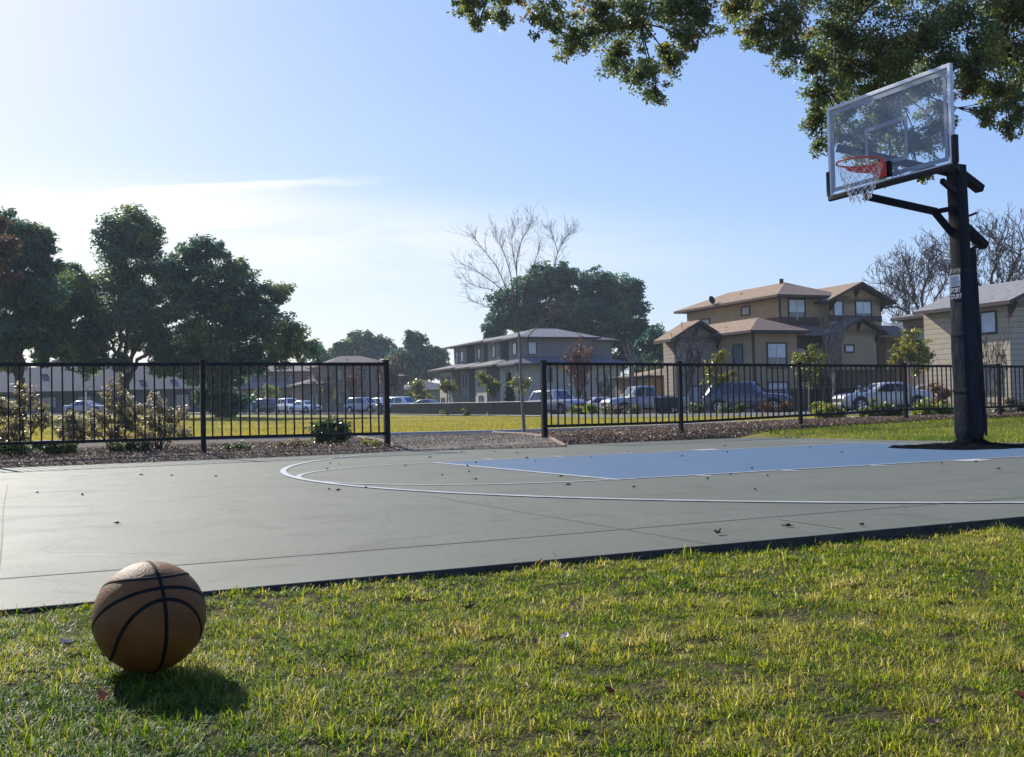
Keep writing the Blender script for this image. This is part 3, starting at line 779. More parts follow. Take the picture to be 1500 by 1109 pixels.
# ------------------------------------------------------------------ fallen leaves on the lawn, seed pods on the court
def curled_leaf(L_, Wd, curl, lobes=0):
    vs = []; fs = []; n = 8
    for i in range(n+1):
        t = i/n; w = Wd*math.sin(math.pi*min(1, t*.96+.02))**.8*(1 + .25*math.sin(t*lobes*math.pi) if lobes else 1)
        z = curl*(t-.5)**2*L_*2
        for s in (-1, -.5, 0, .5, 1): vs.append((L_*(t-.5), w*s*.5, z + curl*.5*w*s*s + .002*math.sin(t*9+s*4)))
    for i in range(n):
        for j in range(4): fs.append((i*5+j, i*5+j+1, (i+1)*5+j+1, (i+1)*5+j))
    return MB().add(vs, fs)
m_lf = [mat('orange_dry_leaf', (.42,.14,.025), .7, .5, 30), mat('brown_dry_leaf', (.22,.12,.065), .7, .4, 30), mat('bleached_dry_leaf', (.46,.40,.30), .7, .25, 30), mat('dark_red_leaf', (.20,.05,.025), .7, .4, 30)]
for (px, py, i, sz, lab) in ((152,1027,0,0.034,'curled orange leaf in the grass below the basketball'), (152,967,1,0.022,'small brown leaf tucked against the lower left of the basketball'),
        (828,941,2,0.034,'bleached white leaf lying on the lawn, palest of the fallen leaves'), (784,944,1,0.020,'small brown leaf in the grass just left of the bleached leaf'),
        (688,895,1,0.041,'large tan dry leaf on the lawn near the court edge'), (893,1022,3,0.027,'dark red leaf low in the lawn right of centre'),
        (100,955,2,0.041,'long pale dry leaf in the grass left of the basketball'), (626,883,1,0.024,'small brown leaf near the court edge left of the large tan leaf'),
        (1366,1068,1,0.027,'tan leaf low in the right part of the lawn'), (1496,1030,0,0.024,'rusty leaf at the right border of the lawn'), (1052,788,1,.05,'dry leaf caught on the near edge of the court slab'), (790,829,0,.04,'orange brown leaf lying against the shaded slab edge')):
    p = GP(px, py, -.012); zz = lawnz(p.x, p.y) + .024
    if uv(p.x, p.y)[1] < 5.22: zz = .006
    o = curled_leaf(sz, sz*.6, rng.uniform(.3, .9), rng.choice((0, 5))).build('fallen_leaf', m_lf[i], None, smooth=True, loc=(p.x, p.y, zz))
    o.rotation_euler = (rng.uniform(-.4,.4), rng.uniform(-.4,.4), rng.uniform(0, 6.3)); tag(o, lab, 'leaf', 'dry leaves fallen on the lawn')
deb = [(x/3.75+380, y/3.75+620) for x, y in ((388,217),(437,222),(372,248),(800,230),(935,185),(1005,280),(1190,303),(1150,262),(1140,232),(1190,213),(585,347),(382,357),(430,363),(1113,155),(1290,153),(1413,160),(1470,188))]
deb += [(x/3.75+760, y/3.75+620) for x, y in ((45,188),(93,205),(230,288),(270,333),(630,345),(1035,300),(1162,277),(1280,243),(1367,283),(1297,357),(895,177),(1145,155),(600,155),(1130,122),(395,184),(1480,557))]
deb += [(x/3.75+1100, y/3.75+600) for x, y in ((325,206),(498,230),(1050,293),(1235,282),(1358,320),(610,625))]
deb += [(x/3.75, y/3.75+600) for x, y in ((203,452),(452,463),(645,618),(945,358),(1187,363),(775,355))]
m_deb = mat('dark_dry_seed_pod', (.045,.035,.022), .9, .4, 60)
pods = []  # flat dry scraps
for i in range(3):
    mb = curled_leaf(.026 + .005*i, .017, .06 + .05*i, 3)
    mb.v = [(x, y, z + .003*noise.noise(Vector((x*80, y*80, i*5)))) for x, y, z in mb.v]
    mb.tube([(-.012,0,.002),(-.024,.003,.004)], .0018, 5)
    mb.tube([(-.008,0,.003),(.006,.002,.006)], [.006,.004], 7)
    pods.append(mb)
first = {}
for i, (px, py) in enumerate(deb):
    p = GP(px, py, .012); k = i % 3
    if k not in first: first[k] = o = pods[k].build('dry_leaf_scrap', m_deb, None, smooth=True)
    else: o = first[k].copy(); COL.objects.link(o)
    o.location = (p.x, p.y, .006); o.rotation_euler = (0, 0, rng.uniform(0, 6.3)); o.scale = (1,1,1) if i % 4 else (1.25,1.2,1.2)
    tag(o, 'small dark curled scrap of dry leaf lying on the court paint', 'leaf scrap', 'dark leaf scraps scattered on the court')

# ================================================================== TREES
def leafset(name, pts, size, hue, m, parent=None, asp=.5, up=.6, out=None, nrm=None):
    n = len(pts)
    if nrm is None:
        nrm = nr.normal(0, 1, (n,3)); nrm[:,2] = np.abs(nrm[:,2])*(1+up)
        if out is not None: nrm += out*.9
    nrm /= np.linalg.norm(nrm, axis=1)[:,None] + 1e-9
    t = nr.normal(0, 1, (n,3)); t[:,2] -= .35
    t -= nrm*(t*nrm).sum(1)[:,None]; t /= np.linalg.norm(t, axis=1)[:,None] + 1e-9
    b = np.cross(nrm, t); s = size[:,None]
    f = nr.uniform(-.12, .22, n)[:,None]
    v0 = pts; v1 = pts + t*s*.48 + b*s*asp*.5 + nrm*s*f; v2 = pts + t*s - nrm*s*f*.4; v3 = pts + t*s*.48 - b*s*asp*.5 + nrm*s*f
    vs = np.stack([v0, v1, v2, v3],1).reshape(-1,3)
    q = (np.arange(n)*4)[:,None]
    tr = np.concatenate([q+np.array([[0,1,2]]), q+np.array([[0,2,3]])])
    return np_mesh(name, vs, tr, m, np.repeat(hue, 4), parent)
def crown_pts(blobs, n, sub=26, spread=.20, shell=(.45, 1.0), flat=.8):
    """leaf clusters spread through a set of blobs ((centre), radius); uneven outline, gaps between clusters"""
    wt = np.array([b[1]**2 for b in blobs]); wt = wt/wt.sum()
    P, O, Hh = [], [], []
    for (c, r), w in zip(blobs, wt):
        m = max(4, int(n*w)); k = max(4, int(sub*(.6 + .5*r/ max(b[1] for b in blobs))))
        d = nr.normal(0, 1, (k,3)); d /= np.linalg.norm(d, axis=1)[:,None]
        rad = r*nr.uniform(shell[0], shell[1], k)*(1 + .22*nr.normal(0, 1, k)*.6)
        cc = np.array(c) + d*rad[:,None]*np.array([1,1,flat])
        cr_ = r*spread*nr.uniform(.55, 1.5, k)
        ch = nr.normal(0, .13, k)
        a = nr.integers(0, k, m)
        g = nr.normal(0, 1, (m,3)); g /= np.linalg.norm(g, axis=1)[:,None]; g *= (nr.random(m)**.45)[:,None]
        p = cc[a] + g*cr_[a][:,None]*np.array([1.15,1.15,.75])
        P.append(p); O.append(d[a]*.6 + g*.6); Hh.append(ch[a])
    return np.concatenate(P), np.concatenate(O), np.concatenate(Hh)
def limb(mb, pts, r0, r1, n=7, wob=.0, sub=4):
    """tapered crooked limb through points (Catmull-Rom)"""
    pts = [Vector(p) for p in pts]; out = []
    for i in range(len(pts)-1):
        a, b = pts[i], pts[i+1]; pa = pts[i-1] if i else a*2-b; nb = pts[i+2] if i+2 < len(pts) else b*2-a
        for j in range(sub):
            t = j/sub
            out.append(.5*((2*a) + (b-pa)*t + (2*pa-5*a+4*b-nb)*t*t + (3*a-pa-3*b+nb)*t**3))
    out.append(pts[-1])
    m = len(out)
    if wob:
        for i in range(1, m): out[i] = out[i] + Vector((noise.noise(out[i]*1.3), noise.noise(out[i]*1.3+Vector((9,0,0))), .4*noise.noise(out[i]*1.3+Vector((0,9,0)))))*wob
    mb.tube(out, [r0 + (r1-r0)*(i/(m-1))**.8 for i in range(m)], n)
    return out
m_bark = mat('grey_brown_bark', (.055,.045,.036), .95, .4, 7, .8, 25, stretch=(1,1,.35))
m_bark2 = mat('pale_grey_bark', (.20,.175,.15), .9, .3, 9, .6, 40, stretch=(1,1,.3))
m_twig2 = mat('pale_bare_twig_bark', (.15,.115,.09), .85, .3, 8)
m_twig = mat('bare_twig_bark', (.085,.062,.050), .9, .3, 8)
m_oak = leafmat('evergreen_oak_leaf', [(0,(.022,.072,.046)), (.45,(.055,.130,.066)), (.8,(.165,.205,.058)), (1,(.28,.27,.07))], .46, .45, .45, 1.6)
m_oakb = leafmat('brownish_oak_leaf', [(0,(.03,.03,.02)), (.5,(.085,.055,.030)), (1,(.17,.10,.045))], .35, .5, .35, 1.5)
m_near = leafmat('overhead_oak_leaf', [(0,(.045,.070,.026)), (.4,(.095,.130,.040)), (.75,(.21,.225,.065)), (1,(.28,.17,.05))], .52, .38, .5, 1.7)
m_mag = leafmat('glossy_magnolia_leaf', [(0,(.05,.08,.018)), (.5,(.15,.16,.025)), (1,(.34,.27,.05))], .45, .28, .6, 1.7)
m_shrub = leafmat('shrub_leaf', [(0,(.03,.058,.018)), (.5,(.075,.115,.03)), (1,(.20,.22,.06))], .36, .35, .55, 1.6)
m_yshrub = leafmat('yellow_green_shrub_leaf', [(0,(.08,.11,.018)), (.5,(.20,.23,.032)), (1,(.40,.38,.07))], .45, .4, .5, 1.6)
m_nand = leafmat('bronze_shrub_leaf', [(0,(.06,.045,.022)), (.4,(.15,.105,.048)), (.7,(.22,.20,.075)), (1,(.46,.40,.28))], .4, .38, .55, 1.5)
m_red = leafmat('russet_leaf', [(0,(.07,.03,.018)), (.5,(.16,.075,.035)), (1,(.26,.14,.07))], .35, .55, .3, 1.4)
m_conif = leafmat('conifer_needles', [(0,(.012,.03,.014)), (1,(.05,.085,.03))], .15, .6, .2, 1.3)

def big_tree(name, base_px, Y, blobs, n, leaf, label, m=m_oak, trunk_r=.35, group=None, fork=.35, depth=.55, hue0=.42, limbs=None, sub=46, spread=.27):
    """evergreen tree: blobs given as (px, py, radius px[, depth offset m]) at distance Y"""
    b0 = W(base_px[0], base_px[1], Y); b0.z = tz(b0.x, b0.y)
    root = empty(name, b0, 0, label, 'tree', group)
    bl = []
    for bb in blobs:
        c = W(bb[0], bb[1], Y); r = bb[2]*Y/F
        c.y += bb[3] if len(bb) > 3 else rng.uniform(-1, 1)*r*depth*2
        bl.append((c - b0, r))
    P, O, Hh = crown_pts(bl, n, sub, spread)
    zmin, zmax = P[:,2].min(), P[:,2].max()
    hue = np.clip(hue0 + Hh*1.2 + nr.normal(0, .17, len(P)) + .42*nz(P[:,0], P[:,2], .28, Y) + .2*nz(P[:,0], P[:,2], .9, Y+5), 0, 1)  # broad noise patches put sunlit olive into the leaf colour
    leafset('crown', P, nr.uniform(.7, 1.3, len(P))*leaf, hue, m, root, .62, .5, O)
    mb = MB()
    top = max(bl, key=lambda q: q[0].z)[0]
    fk = Vector((rng.uniform(-.2,.2), 0, fork*top.z))
    limb(mb, [Vector((0,0,-.2)), Vector((0,0,.25*fk.z)), fk], trunk_r*1.25, trunk_r*.85, 9, .12)
    order = sorted(bl, key=lambda q: -(q[0].z + .25*abs(q[0].x))); spine = [fk]
    for n_, (c, r) in enumerate(order):
        t = c.copy(); t.z -= r*.2
        if n_ < 6 and t.z > fk.z*1.2:
            mid = fk.lerp(t, .45) + Vector((rng.uniform(-.6,.6), rng.uniform(-.6,.6), rng.uniform(.2,.8)))
            o = limb(mb, [fk - Vector((0,0,.25*fk.z*rng.random())), fk.lerp(mid, .5) + Vector((rng.uniform(-.3,.3), rng.uniform(-.3,.3), .3)), mid, t], trunk_r*.45, trunk_r*.08, 7, .5)
            spine += o[6:]
        else:
            a = min(spine, key=lambda p: (p-t).length)
            limb(mb, [a, a.lerp(t, .5) + Vector((0,0,.10*(t-a).length)), t], trunk_r*.16, trunk_r*.05, 5, .4)
        for q in range(4):
            e = c + Vector((rng.uniform(-1,1), rng.uniform(-1,1), rng.uniform(-.5,.9)))*r*.85
            limb(mb, [t, t.lerp(e, .5) + Vector((0,0,.1*r)), e], trunk_r*.07, trunk_r*.02, 4, .2)
    mb.build('trunk', m_bark, root, smooth=True)
    return root
big_tree('oak_tree', (183, 600), 78, [(190,330,36,0),(160,352,36,1),(225,352,30,-1),(200,385,52,0),(245,400,40,2),(298,372,34,0),(335,395,30,1),(290,410,48,-1),(350,430,40,0),(120,425,42,-2),(75,450,34,-1),(105,470,45,0),(160,460,62,1),(230,455,60,-2),(300,465,60,1),(375,465,38,0),(398,430,26,1),(415,490,34,-1),(445,510,24,0),(80,495,34,1),(140,505,36,-1),(270,508,44,2),(330,512,42,0),(385,520,34,1),(215,500,34,3),(250,525,30,0),(300,532,26,1),(150,522,26,-1),(350,528,24,0),(110,515,22,1),(95,400,24,1),(60,420,26,0),(112,445,32,-1),(45,475,32,0),(92,505,28,1),(62,520,20,0),(185,532,18,-1),(228,540,18,1),(128,535,18,0),(280,548,18,0),(330,548,18,1),(370,535,18,0),(420,515,16,0)],
         190000, .22, 'broad dark evergreen oak behind the left fence, its forked trunk before the grey roof', trunk_r=.42, fork=.19)
big_tree('oak_tree', (318, 603), 84, [(305,545,26),(335,555,30),(318,580,26),(345,585,20),(300,582,20),(330,600,20)], 9000, .30, 'dense low dark tree under the right side of the broad oak', trunk_r=.2, fork=.2, hue0=.3)
big_tree('oak_tree', (30, 600), 70, [(5,335,36,0),(40,350,36,1),(20,385,50,-1),(60,388,24,1),(-30,380,50,0),(50,430,42,0),(0,450,55,1),(64,432,20,0),(30,490,44,-1),(-20,510,44,1),(62,500,20,0),(-70,420,60,0)],
         80000, .24, 'tall dark evergreen tree cut by the left border of the photo', m=m_oak, trunk_r=.36, fork=.22, hue0=.40)
big_tree('oak_tree', (-14, 610), 62, [(-8,330,22),(2,360,20),(-14,390,26),(8,400,14),(-30,350,26)], 5000, .26, 'brown leaved tree top at the far left border', m=m_oakb, trunk_r=.16, fork=.5, hue0=.5)
big_tree('oak_tree', (855, 598), 150, [(780,420,34,0),(745,440,28,2),(810,410,30,-2),(850,425,38,0),(880,408,26,2),(900,430,36,-1),(925,425,22,1),(915,465,38,0),(945,490,28,1),(870,470,48,-2),(820,470,46,0),(770,470,40,1),(735,470,26,-1),(725,485,18,0),(905,510,40,1),(850,520,40,0),(948,525,26,0),(790,510,36,1)],
         90000, .46, 'large dark evergreen tree rising behind the grey house in the middle', trunk_r=.55, fork=.28, hue0=.34)
big_tree('oak_tree', (535, 605), 210, [(530,500,22),(505,515,20),(555,505,18),(545,525,24),(520,535,22),(490,525,14),(575,530,20)], 13000, .75, 'hazy distant tree behind the brown hipped roof house', trunk_r=.5, fork=.4, hue0=.5)
big_tree('oak_tree', (612, 605), 200, [(608,500,16),(612,520,24),(640,520,16),(590,530,22),(625,540,24),(645,540,14),(600,555,24)], 13000, .75, 'hazy distant tree between the brown house and the grey house', trunk_r=.5, fork=.4, hue0=.38)
big_tree('oak_tree', (470, 605), 190, [(462,515,14),(478,530,14),(465,545,16),(485,545,14)], 6000, .7, 'small hazy tree at the right foot of the broad oak', trunk_r=.3, fork=.4, hue0=.5)
big_tree('oak_tree', (960, 600), 128, [(958,500,22),(968,520,16),(950,540,24),(972,555,18),(935,560,22)], 8000, .5, 'dark bushy tree to the right of the grey house', trunk_r=.3, fork=.3, hue0=.34)

# overhead evergreen oak: trunk stands outside the picture to the right, its drooping boughs hang behind the hoop
tb = Vector((11.2, 17.5, 0)); tb.z = tz(tb.x, tb.y)
oh = empty('overhanging_oak_tree', tb, 0, 'evergreen oak whose leafy boughs hang into the top right corner above the hoop', 'tree')
OB = [(682,10,20,14.5),(700,25,18,14.6),(690,-2,26,14.5),(735,22,22,14.5),(745,-10,26,14.5),(712,-14,20,14.5),
      (800,25,34,15),(840,55,34,15),(880,30,44,15.2),(905,75,36,15),(945,105,32,15),(960,135,20,15),(985,85,32,14.8),(1010,50,34,15),(930,20,44,15.5),(985,10,46,15.6),(1025,20,36,15.6),(870,-30,50,15.4),(1000,-40,60,15.6),(780,-30,40,15),
      (1080,10,38,15.8),(1110,45,34,16),(1150,30,50,16.2),(1155,75,34,15.6),(1190,95,30,15.8),(1200,140,34,15.2),(1195,180,26,15),(1200,212,16,15),(1230,60,56,16),(1240,120,44,16.2),(1290,90,60,16.4),(1300,140,48,16.2),(1340,60,62,16.4),(1350,120,50,16.4),(1290,190,42,16.4),(1330,210,36,16.4),(1350,255,17,16.4),(1240,165,38,16),(1260,215,30,16.2),(1375,180,30,16.4),
      (1400,30,64,16.2),(1430,90,50,16),(1425,130,32,16),(1470,70,56,16.2),(1465,135,34,16),(1490,165,26,15.8),(1520,120,60,16.4),(1480,10,70,16.6),(1250,0,70,16.6),(1150,-40,60,16.4),(1340,-40,80,16.8),(1265,235,22,16.2),(1300,240,26,16.4),(1230,200,24,15.6),(1445,165,24,16),(1482,190,20,15.8),(1355,215,26,16.4),(1560,40,90,17),(1600,150,70,17),(1100,-50,50,16)]
bl = []
for px, py, r, Y in OB:
    c = W(px, py, Y + rng.uniform(-.7, .7)); bl.append((c - tb, r*Y/F))
P, O, Hh = crown_pts(bl, 170000, 34, .31, (.15, 1.02), .95)
keep = np.ones(len(P), bool)
hue = np.clip(.44 + Hh*1.1 + nr.normal(0, .17, len(P)) + .2*nz(P[:,0], P[:,2], 1.1, 4), 0, .97)
rus = nz(P[:,0], P[:,2], 1.7, 9) > .42; hue[rus & (nr.random(len(P)) < .35)] = 1.0
leafset('crown', P, nr.uniform(.036, .066, len(P)), hue, m_near, oh, .58, .3, O*.5)
mb = MB()
fk = Vector((-.2, -.1, 3.2)); limb(mb, [Vector((.1,0,-.3)), Vector((0,0,1.5)), fk], .48, .36, 12, .1)
main = [(fk, W(1560,-40,16.8)-tb, W(1380,-95,16.5)-tb, W(1180,-110,16.2)-tb, W(1000,-105,15.6)-tb, W(860,-85,15.2)-tb, W(740,-60,14.7)-tb),
        (fk, W(1580,90,16.8)-tb, W(1500,70,16.4)-tb, W(1440,60,16.2)-tb),
        (W(1380,-95,16.5)-tb, W(1300,-20,16.3)-tb, W(1240,50,16)-tb, W(1212,120,15.4)-tb),
        (W(1560,-40,16.8)-tb, W(1440,-20,16.6)-tb, W(1350,60,16.4)-tb, W(1310,130,16.4)-tb),
        (W(1000,-105,15.6)-tb, W(960,-30,15.3)-tb, W(945,40,15.1)-tb),
        (W(1180,-110,16.2)-tb, W(1130,-40,16)-tb, W(1100,5,15.9)-tb)]
spine = []
for i, q in enumerate(main):
    spine += limb(mb, q, (.17,.07,.035,.05,.03,.03)[i], .010, 7, .18, 6)
for c, r in bl:
    s_ = min(spine, key=lambda p: (p-c).length)
    e = c + Vector((0,0,-.2*r)); limb(mb, [s_, s_.lerp(e, .55)+Vector((0,0,.12*r)), e], .016, .005, 5, .10)
    for k in range(9):
        d = Vector((rng.gauss(0,1), rng.gauss(0,1), rng.gauss(-.2,.8))).normalized()*r*rng.uniform(.6,1)
        limb(mb, [e if k % 2 else s_.lerp(e, .7), c + d*.5 + Vector((0,0,.06)), c + d], .007, .0025, 4, .05, 3)
mb.build('trunk', m_bark, oh, smooth=True)

# bare trees
def twigs(mb, p, d, L_, r, depth, spread=.55, upb=.25, n=4, kids=(2,3), shrink=.68, rmin=.004):
    d = Vector(d).normalized(); pts = [p]; q = Vector(p); dd = d.copy()
    for i in range(3):
        dd = (dd + Vector((rng.gauss(0,.16), rng.gauss(0,.16), rng.gauss(.02,.12)+upb*.2))).normalized()
        q = q + dd*L_/3; pts.append(q.copy())
    mb.tube(pts, [max(rmin, r*(1-.16*i)) for i in range(4)], n, False)
    if depth <= 0: return
    for k in range(rng.randint(*kids)):
        a = (dd + Vector((rng.gauss(0,spread), rng.gauss(0,spread), rng.gauss(upb,spread*.7)))).normalized()
        twigs(mb, pts[rng.choice((1,2,3,3))], a, L_*shrink*rng.uniform(.75,1.2), max(rmin, r*.62), depth-1, spread, upb, max(3, n-1), kids, shrink, rmin)
SY = 23.2
def S(px, py, dz=0): return W(px, py, SY+dz)
sb = W(768, 634, SY); sb.z = tz(sb.x, sb.y)
sap = empty('bare_sapling', sb, 0, 'slender leafless sapling standing in the fence gap by the gravel path', 'tree')
mb = MB()
limb(mb, [Vector((0,0,-.1)), S(766,600)-sb, S(763,560,.05)-sb, S(762,520,.02)-sb, S(760,488)-sb], .040, .027, 8, .015)
mb.build('trunk', m_bark2, sap, smooth=True)
mb = MB()
LIM = [[(760,490,0),(752,455,-.1),(742,425,-.25),(730,395,-.4),(714,372,-.6),(700,356,-.7),(692,346,-.8)],
       [(752,455,-.1),(735,425,.2),(710,405,.5),(692,393,.6),(676,386,.7)],
       [(748,440,-.1),(720,425,-.5),(700,420,-.8),(686,413,-1)],
       [(757,470,0),(735,455,.3),(710,448,.4),(688,440,.5)],
       [(752,440,0),(748,405,.2),(738,370,.4),(728,352,.5),(725,340,.5)],
       [(757,450,0),(757,415,.3),(757,380,.5),(765,350,.6),(773,338,.7),(780,326,.7)],
       [(757,405,.2),(752,375,0),(750,350,-.2),(752,334,-.3)],
       [(760,470,0),(770,430,-.3),(778,400,-.4),(786,375,-.4),(789,362,-.4)],
       [(761,505,0),(778,487,.2),(797,465,.4),(815,448,.5),(830,425,.6)],
       [(797,465,.4),(806,435,.1),(811,395,0),(817,370,0),(825,355,-.1),(834,344,-.1)],
       [(817,370,0),(812,350,.2),(806,338,.3)],
       [(790,474,.3),(812,462,.1),(824,458,.1)]]
for q in LIM:
    pts = [S(*p)-sb for p in q]
    o = limb(mb, pts, .016 if len(q) > 4 else .010, .003, 5, .02, 5)
    for i in range(len(o)//4, len(o)):
        for k in range(rng.choice((1,2,2,3))):
            d = (o[i]-o[i-1]).normalized() + Vector((rng.gauss(0,.55), rng.gauss(0,.55), rng.gauss(.15,.4)))
            twigs(mb, o[i], d, rng.uniform(.13,.32), .0034, 2 if rng.random() < .55 else 1, .5, .25, 3, (1,3), .7, .0020)
mb.build('branches', m_twig2, sap)
def bare_tree(px, py, Y, top_py, spread_px, label, r=.05, upb=.5, depth=4, m=m_twig, group=None, nl=7, leaves=None, tm=m_bark2, trunkfrac=.3, spread=.4, rmin=.012, kids=(2,3)):
    b0 = W(px, py, Y); b0.z = tz(b0.x, b0.y); h = (py-top_py)*Y/F
    root = empty('bare_tree', b0, rng.uniform(0, 6), label, 'tree', group)
    mb = MB(); t = [Vector((0,0,-.1)), Vector((rng.uniform(-.02,.02)*h, rng.uniform(-.02,.02)*h, h*trunkfrac*.5)), Vector((0,0,h*trunkfrac))]
    limb(mb, t, r, r*.7, 7, .03); mb.build('trunk', tm, root, smooth=True)
    mb = MB(); sp_ = spread_px*Y/F
    for i in range(nl):
        a = 6.283*i/nl + rng.uniform(-.3,.3)
        d = Vector((math.cos(a)*sp_, math.sin(a)*sp_, h*(1-trunkfrac)*rng.uniform(.55,1.0)))
        twigs(mb, Vector((0,0,h*trunkfrac*rng.uniform(.75,1))), d, d.length*.45, r*.5, depth, spread, upb, 5, kids, .68, rmin)
    mb.build('branches', m, root)
    if leaves:
        pts = np.array(mb.v); pts = pts[pts[:,2] > h*.4]
        pts = pts[nr.integers(0, len(pts), leaves[0])] + nr.normal(0, .08*sp_, (leaves[0],3))
        leafset('dead_leaves', pts, nr.uniform(.7,1.3,leaves[0])*leaves[1], nr.uniform(0,1,leaves[0]), leaves[2], root, .6)
    return root
BT = 'bare winter trees around the houses'
bare_tree(1222, 598, 62, 468, 11, 'pale slim upright bare tree in front of the brown house porch', .07, .8, 4, m_bark2, BT, 7, None, m_bark2, .25, .25, .014)
bare_tree(1008, 600, 66, 462, 30, 'bare reddish tree before the left gable of the brown house', .08, .5, 4, m_twig, BT, 8, None, m_bark2, .3, .4, .014)
bare_tree(1462, 600, 48, 470, 22, 'small bare tree against the siding of the far right house', .05, .6, 4, m_twig, BT, 7, None, m_bark2, .3, .35, .010)
bare_tree(850, 600, 98, 498, 26, 'bare tree with russet leaves clinging low, right of the grey house corner', .10, .5, 4, m_twig, BT, 8, (1400, .26, m_red), m_bark2, .25, .4, .02)
bare_tree(927, 600, 92, 480, 12, 'tall bare pole like trunk with few branches between the grey and brown houses', .22, .7, 3, m_bark2, BT, 5, None, m_bark2, .62, .3, .02)
bare_tree(575, 600, 130, 528, 20, 'bare twiggy brown tree at the right wall of the brown hipped roof house', .12, .5, 4, m_twig, BT, 8, (900, .3, m_red), m_bark2, .25, .45, .03)
bare_tree(480, 603, 128, 540, 14, 'bare twiggy tree before the left wall of the brown hipped roof house', .10, .5, 4, m_twig, BT, 7, None, m_bark2, .25, .45, .025)
bare_tree(515, 603, 128, 535, 16, 'bare tree with a few rust leaves before the brown hipped roof house', .10, .5, 4, m_twig, BT, 7, (300, .3, m_red), m_bark2, .25, .45, .025)
bare_tree(1072, 600, 118, 412, 32, 'bare tree top showing above the ridge of the brown house', .25, .4, 4, m_twig, BT, 7, None, m_bark, .55, .45, .02)
bare_tree(885, 600, 94, 545, 14, 'low bare tree behind the parked white car', .08, .5, 4, m_twig, BT, 7, None, m_bark2, .3, .45, .02)
bare_tree(995, 600, 110, 505, 22, 'bare tree in the gap left of the brown house', .14, .5, 4, m_twig, BT, 7, None, m_bark2, .3, .45, .022)
# big bare oaks behind the right houses
def bare_oak(px, Y, limbs_, label, r=.45):
    b0 = W(px, 598, Y); b0.z = tz(b0.x, b0.y)
    root = empty('bare_oak_tree', b0, 0, label, 'tree', 'large leafless oaks behind the right houses')
    mb = MB(); fk = W(px, limbs_[0][0][1], Y)-b0
    limb(mb, [Vector((0,0,-.2)), fk*.5, fk], r, r*.75, 8, .2); mb.build('trunk', m_bark, root, smooth=True)
    mb = MB()
    for q in limbs_:
        pts = [W(x, y, Y + (i*rng.uniform(-1.6,1.6)))-b0 for i, (x, y) in enumerate(q)]
        o = limb(mb, pts, r*.42, .05, 6, .35, 5)
        for i in range(len(o)//5, len(o)):
            for k in range(2):
                d = (o[i]-o[i-1]).normalized()*.7 + Vector((rng.gauss(0,.7), rng.gauss(0,.7), rng.gauss(.35,.5)))
                twigs(mb, o[i], d, rng.uniform(1.0,2.2), .05, 3, .6, .25, 4, (2,3), .68, .022)
    mb.build('branches', m_twig, root)
bare_oak(1452, 98, [[(1452,470),(1440,430),(1418,390),(1405,370)], [(1452,470),(1455,410),(1460,370),(1465,348)], [(1452,470),(1475,420),(1490,380),(1505,350)], [(1452,470),(1480,430),(1520,400),(1550,380)], [(1440,430),(1410,410),(1395,400)]], 'large leafless oak behind the grey roof at the far right')
bare_oak(1352, 112, [[(1352,480),(1340,440),(1320,425),(1300,415)], [(1352,480),(1352,430),(1362,400),(1372,378)], [(1352,480),(1325,455),(1305,450),(1292,452)], [(1352,480),(1375,430),(1392,400)], [(1340,440),(1335,410),(1330,392)], [(1352,470),(1330,470),(1310,475)]], 'leafless oak with curling low branches between the brown and the far right house', .4)

# young magnolias and other small trees
def small_tree(px, py, Y, cy, r, n, label, m=m_mag, leaf=.17, name='magnolia_tree', group='young evergreen trees along the street', tall=1.15, blobs=None):
    b0 = W(px, py, Y); b0.z = tz(b0.x, b0.y)
    root = empty(name, b0, 0, label, 'tree', group)
    bl = []
    for i in range(8 if blobs is None else 0):
        a = rng.uniform(0, 6.28); c = W(px, cy, Y)-b0; rr = r*Y/F
        bl.append((c + Vector((math.cos(a)*rr*.5, math.sin(a)*rr*.5, rng.uniform(-.65,.65)*rr*tall)), rr*rng.uniform(.42,.6)))
    for b in blobs or []: bl.append((W(b[0], b[1], Y)-b0 + Vector((0, rng.uniform(-.3,.3), 0)), b[2]*Y/F))
    P, O, Hh = crown_pts(bl, n, 12, .38, (.2,1), 1)
    leafset('crown', P, nr.uniform(.7,1.3,len(P))*leaf, np.clip(.5 + Hh*1.4 + nr.normal(0,.2,len(P)),0,1), m, root, .5, .2, O)
    mb = MB(); top = (W(px, cy, Y)-b0)
    limb(mb, [Vector((0,0,-.1)), top*.6, top], .05*Y/60, .03*Y/60, 6, .04)
    for c, rr in bl: limb(mb, [top*.85, top.lerp(c,.5), c], .022*Y/60, .008*Y/60, 4, .05)
    mb.build('trunk', m_bark2, root, smooth=True)
small_tree(1185, 602, 56, 532, 28, 1500, 'young magnolia with a round crown before the brown house window', blobs=[(1185,520,16),(1172,528,14),(1198,525,15),(1180,545,14),(1200,542,12),(1190,508,9),(1165,522,8),(1186,558,9)])
small_tree(1335, 602, 52, 512, 30, 1900, 'largest young magnolia, just left of the hoop pole', blobs=[(1335,500,17),(1318,512,15),(1352,508,15),(1330,525,16),(1350,528,14),(1338,488,9),(1310,526,9),(1362,520,9),(1340,545,9)])
small_tree(1050, 604, 60, 540, 24, 1400, 'young magnolia with a loose crown behind the dark parked SUV', blobs=[(1052,525,11),(1042,536,12),(1060,518,8),(1040,552,13),(1064,552,12),(1052,562,12),(1075,548,7)])
small_tree(762, 606, 92, 562, 13, 700, 'small golden magnolia seen right behind the sapling trunk', leaf=.24, blobs=[(762,556,9),(755,563,9),(770,562,9),(762,572,9)])
small_tree(715, 607, 94, 556, 16, 800, 'young magnolia left of the conifer before the grey house', leaf=.24, blobs=[(706,551,8),(716,555,9),(722,562,7),(708,560,6)])
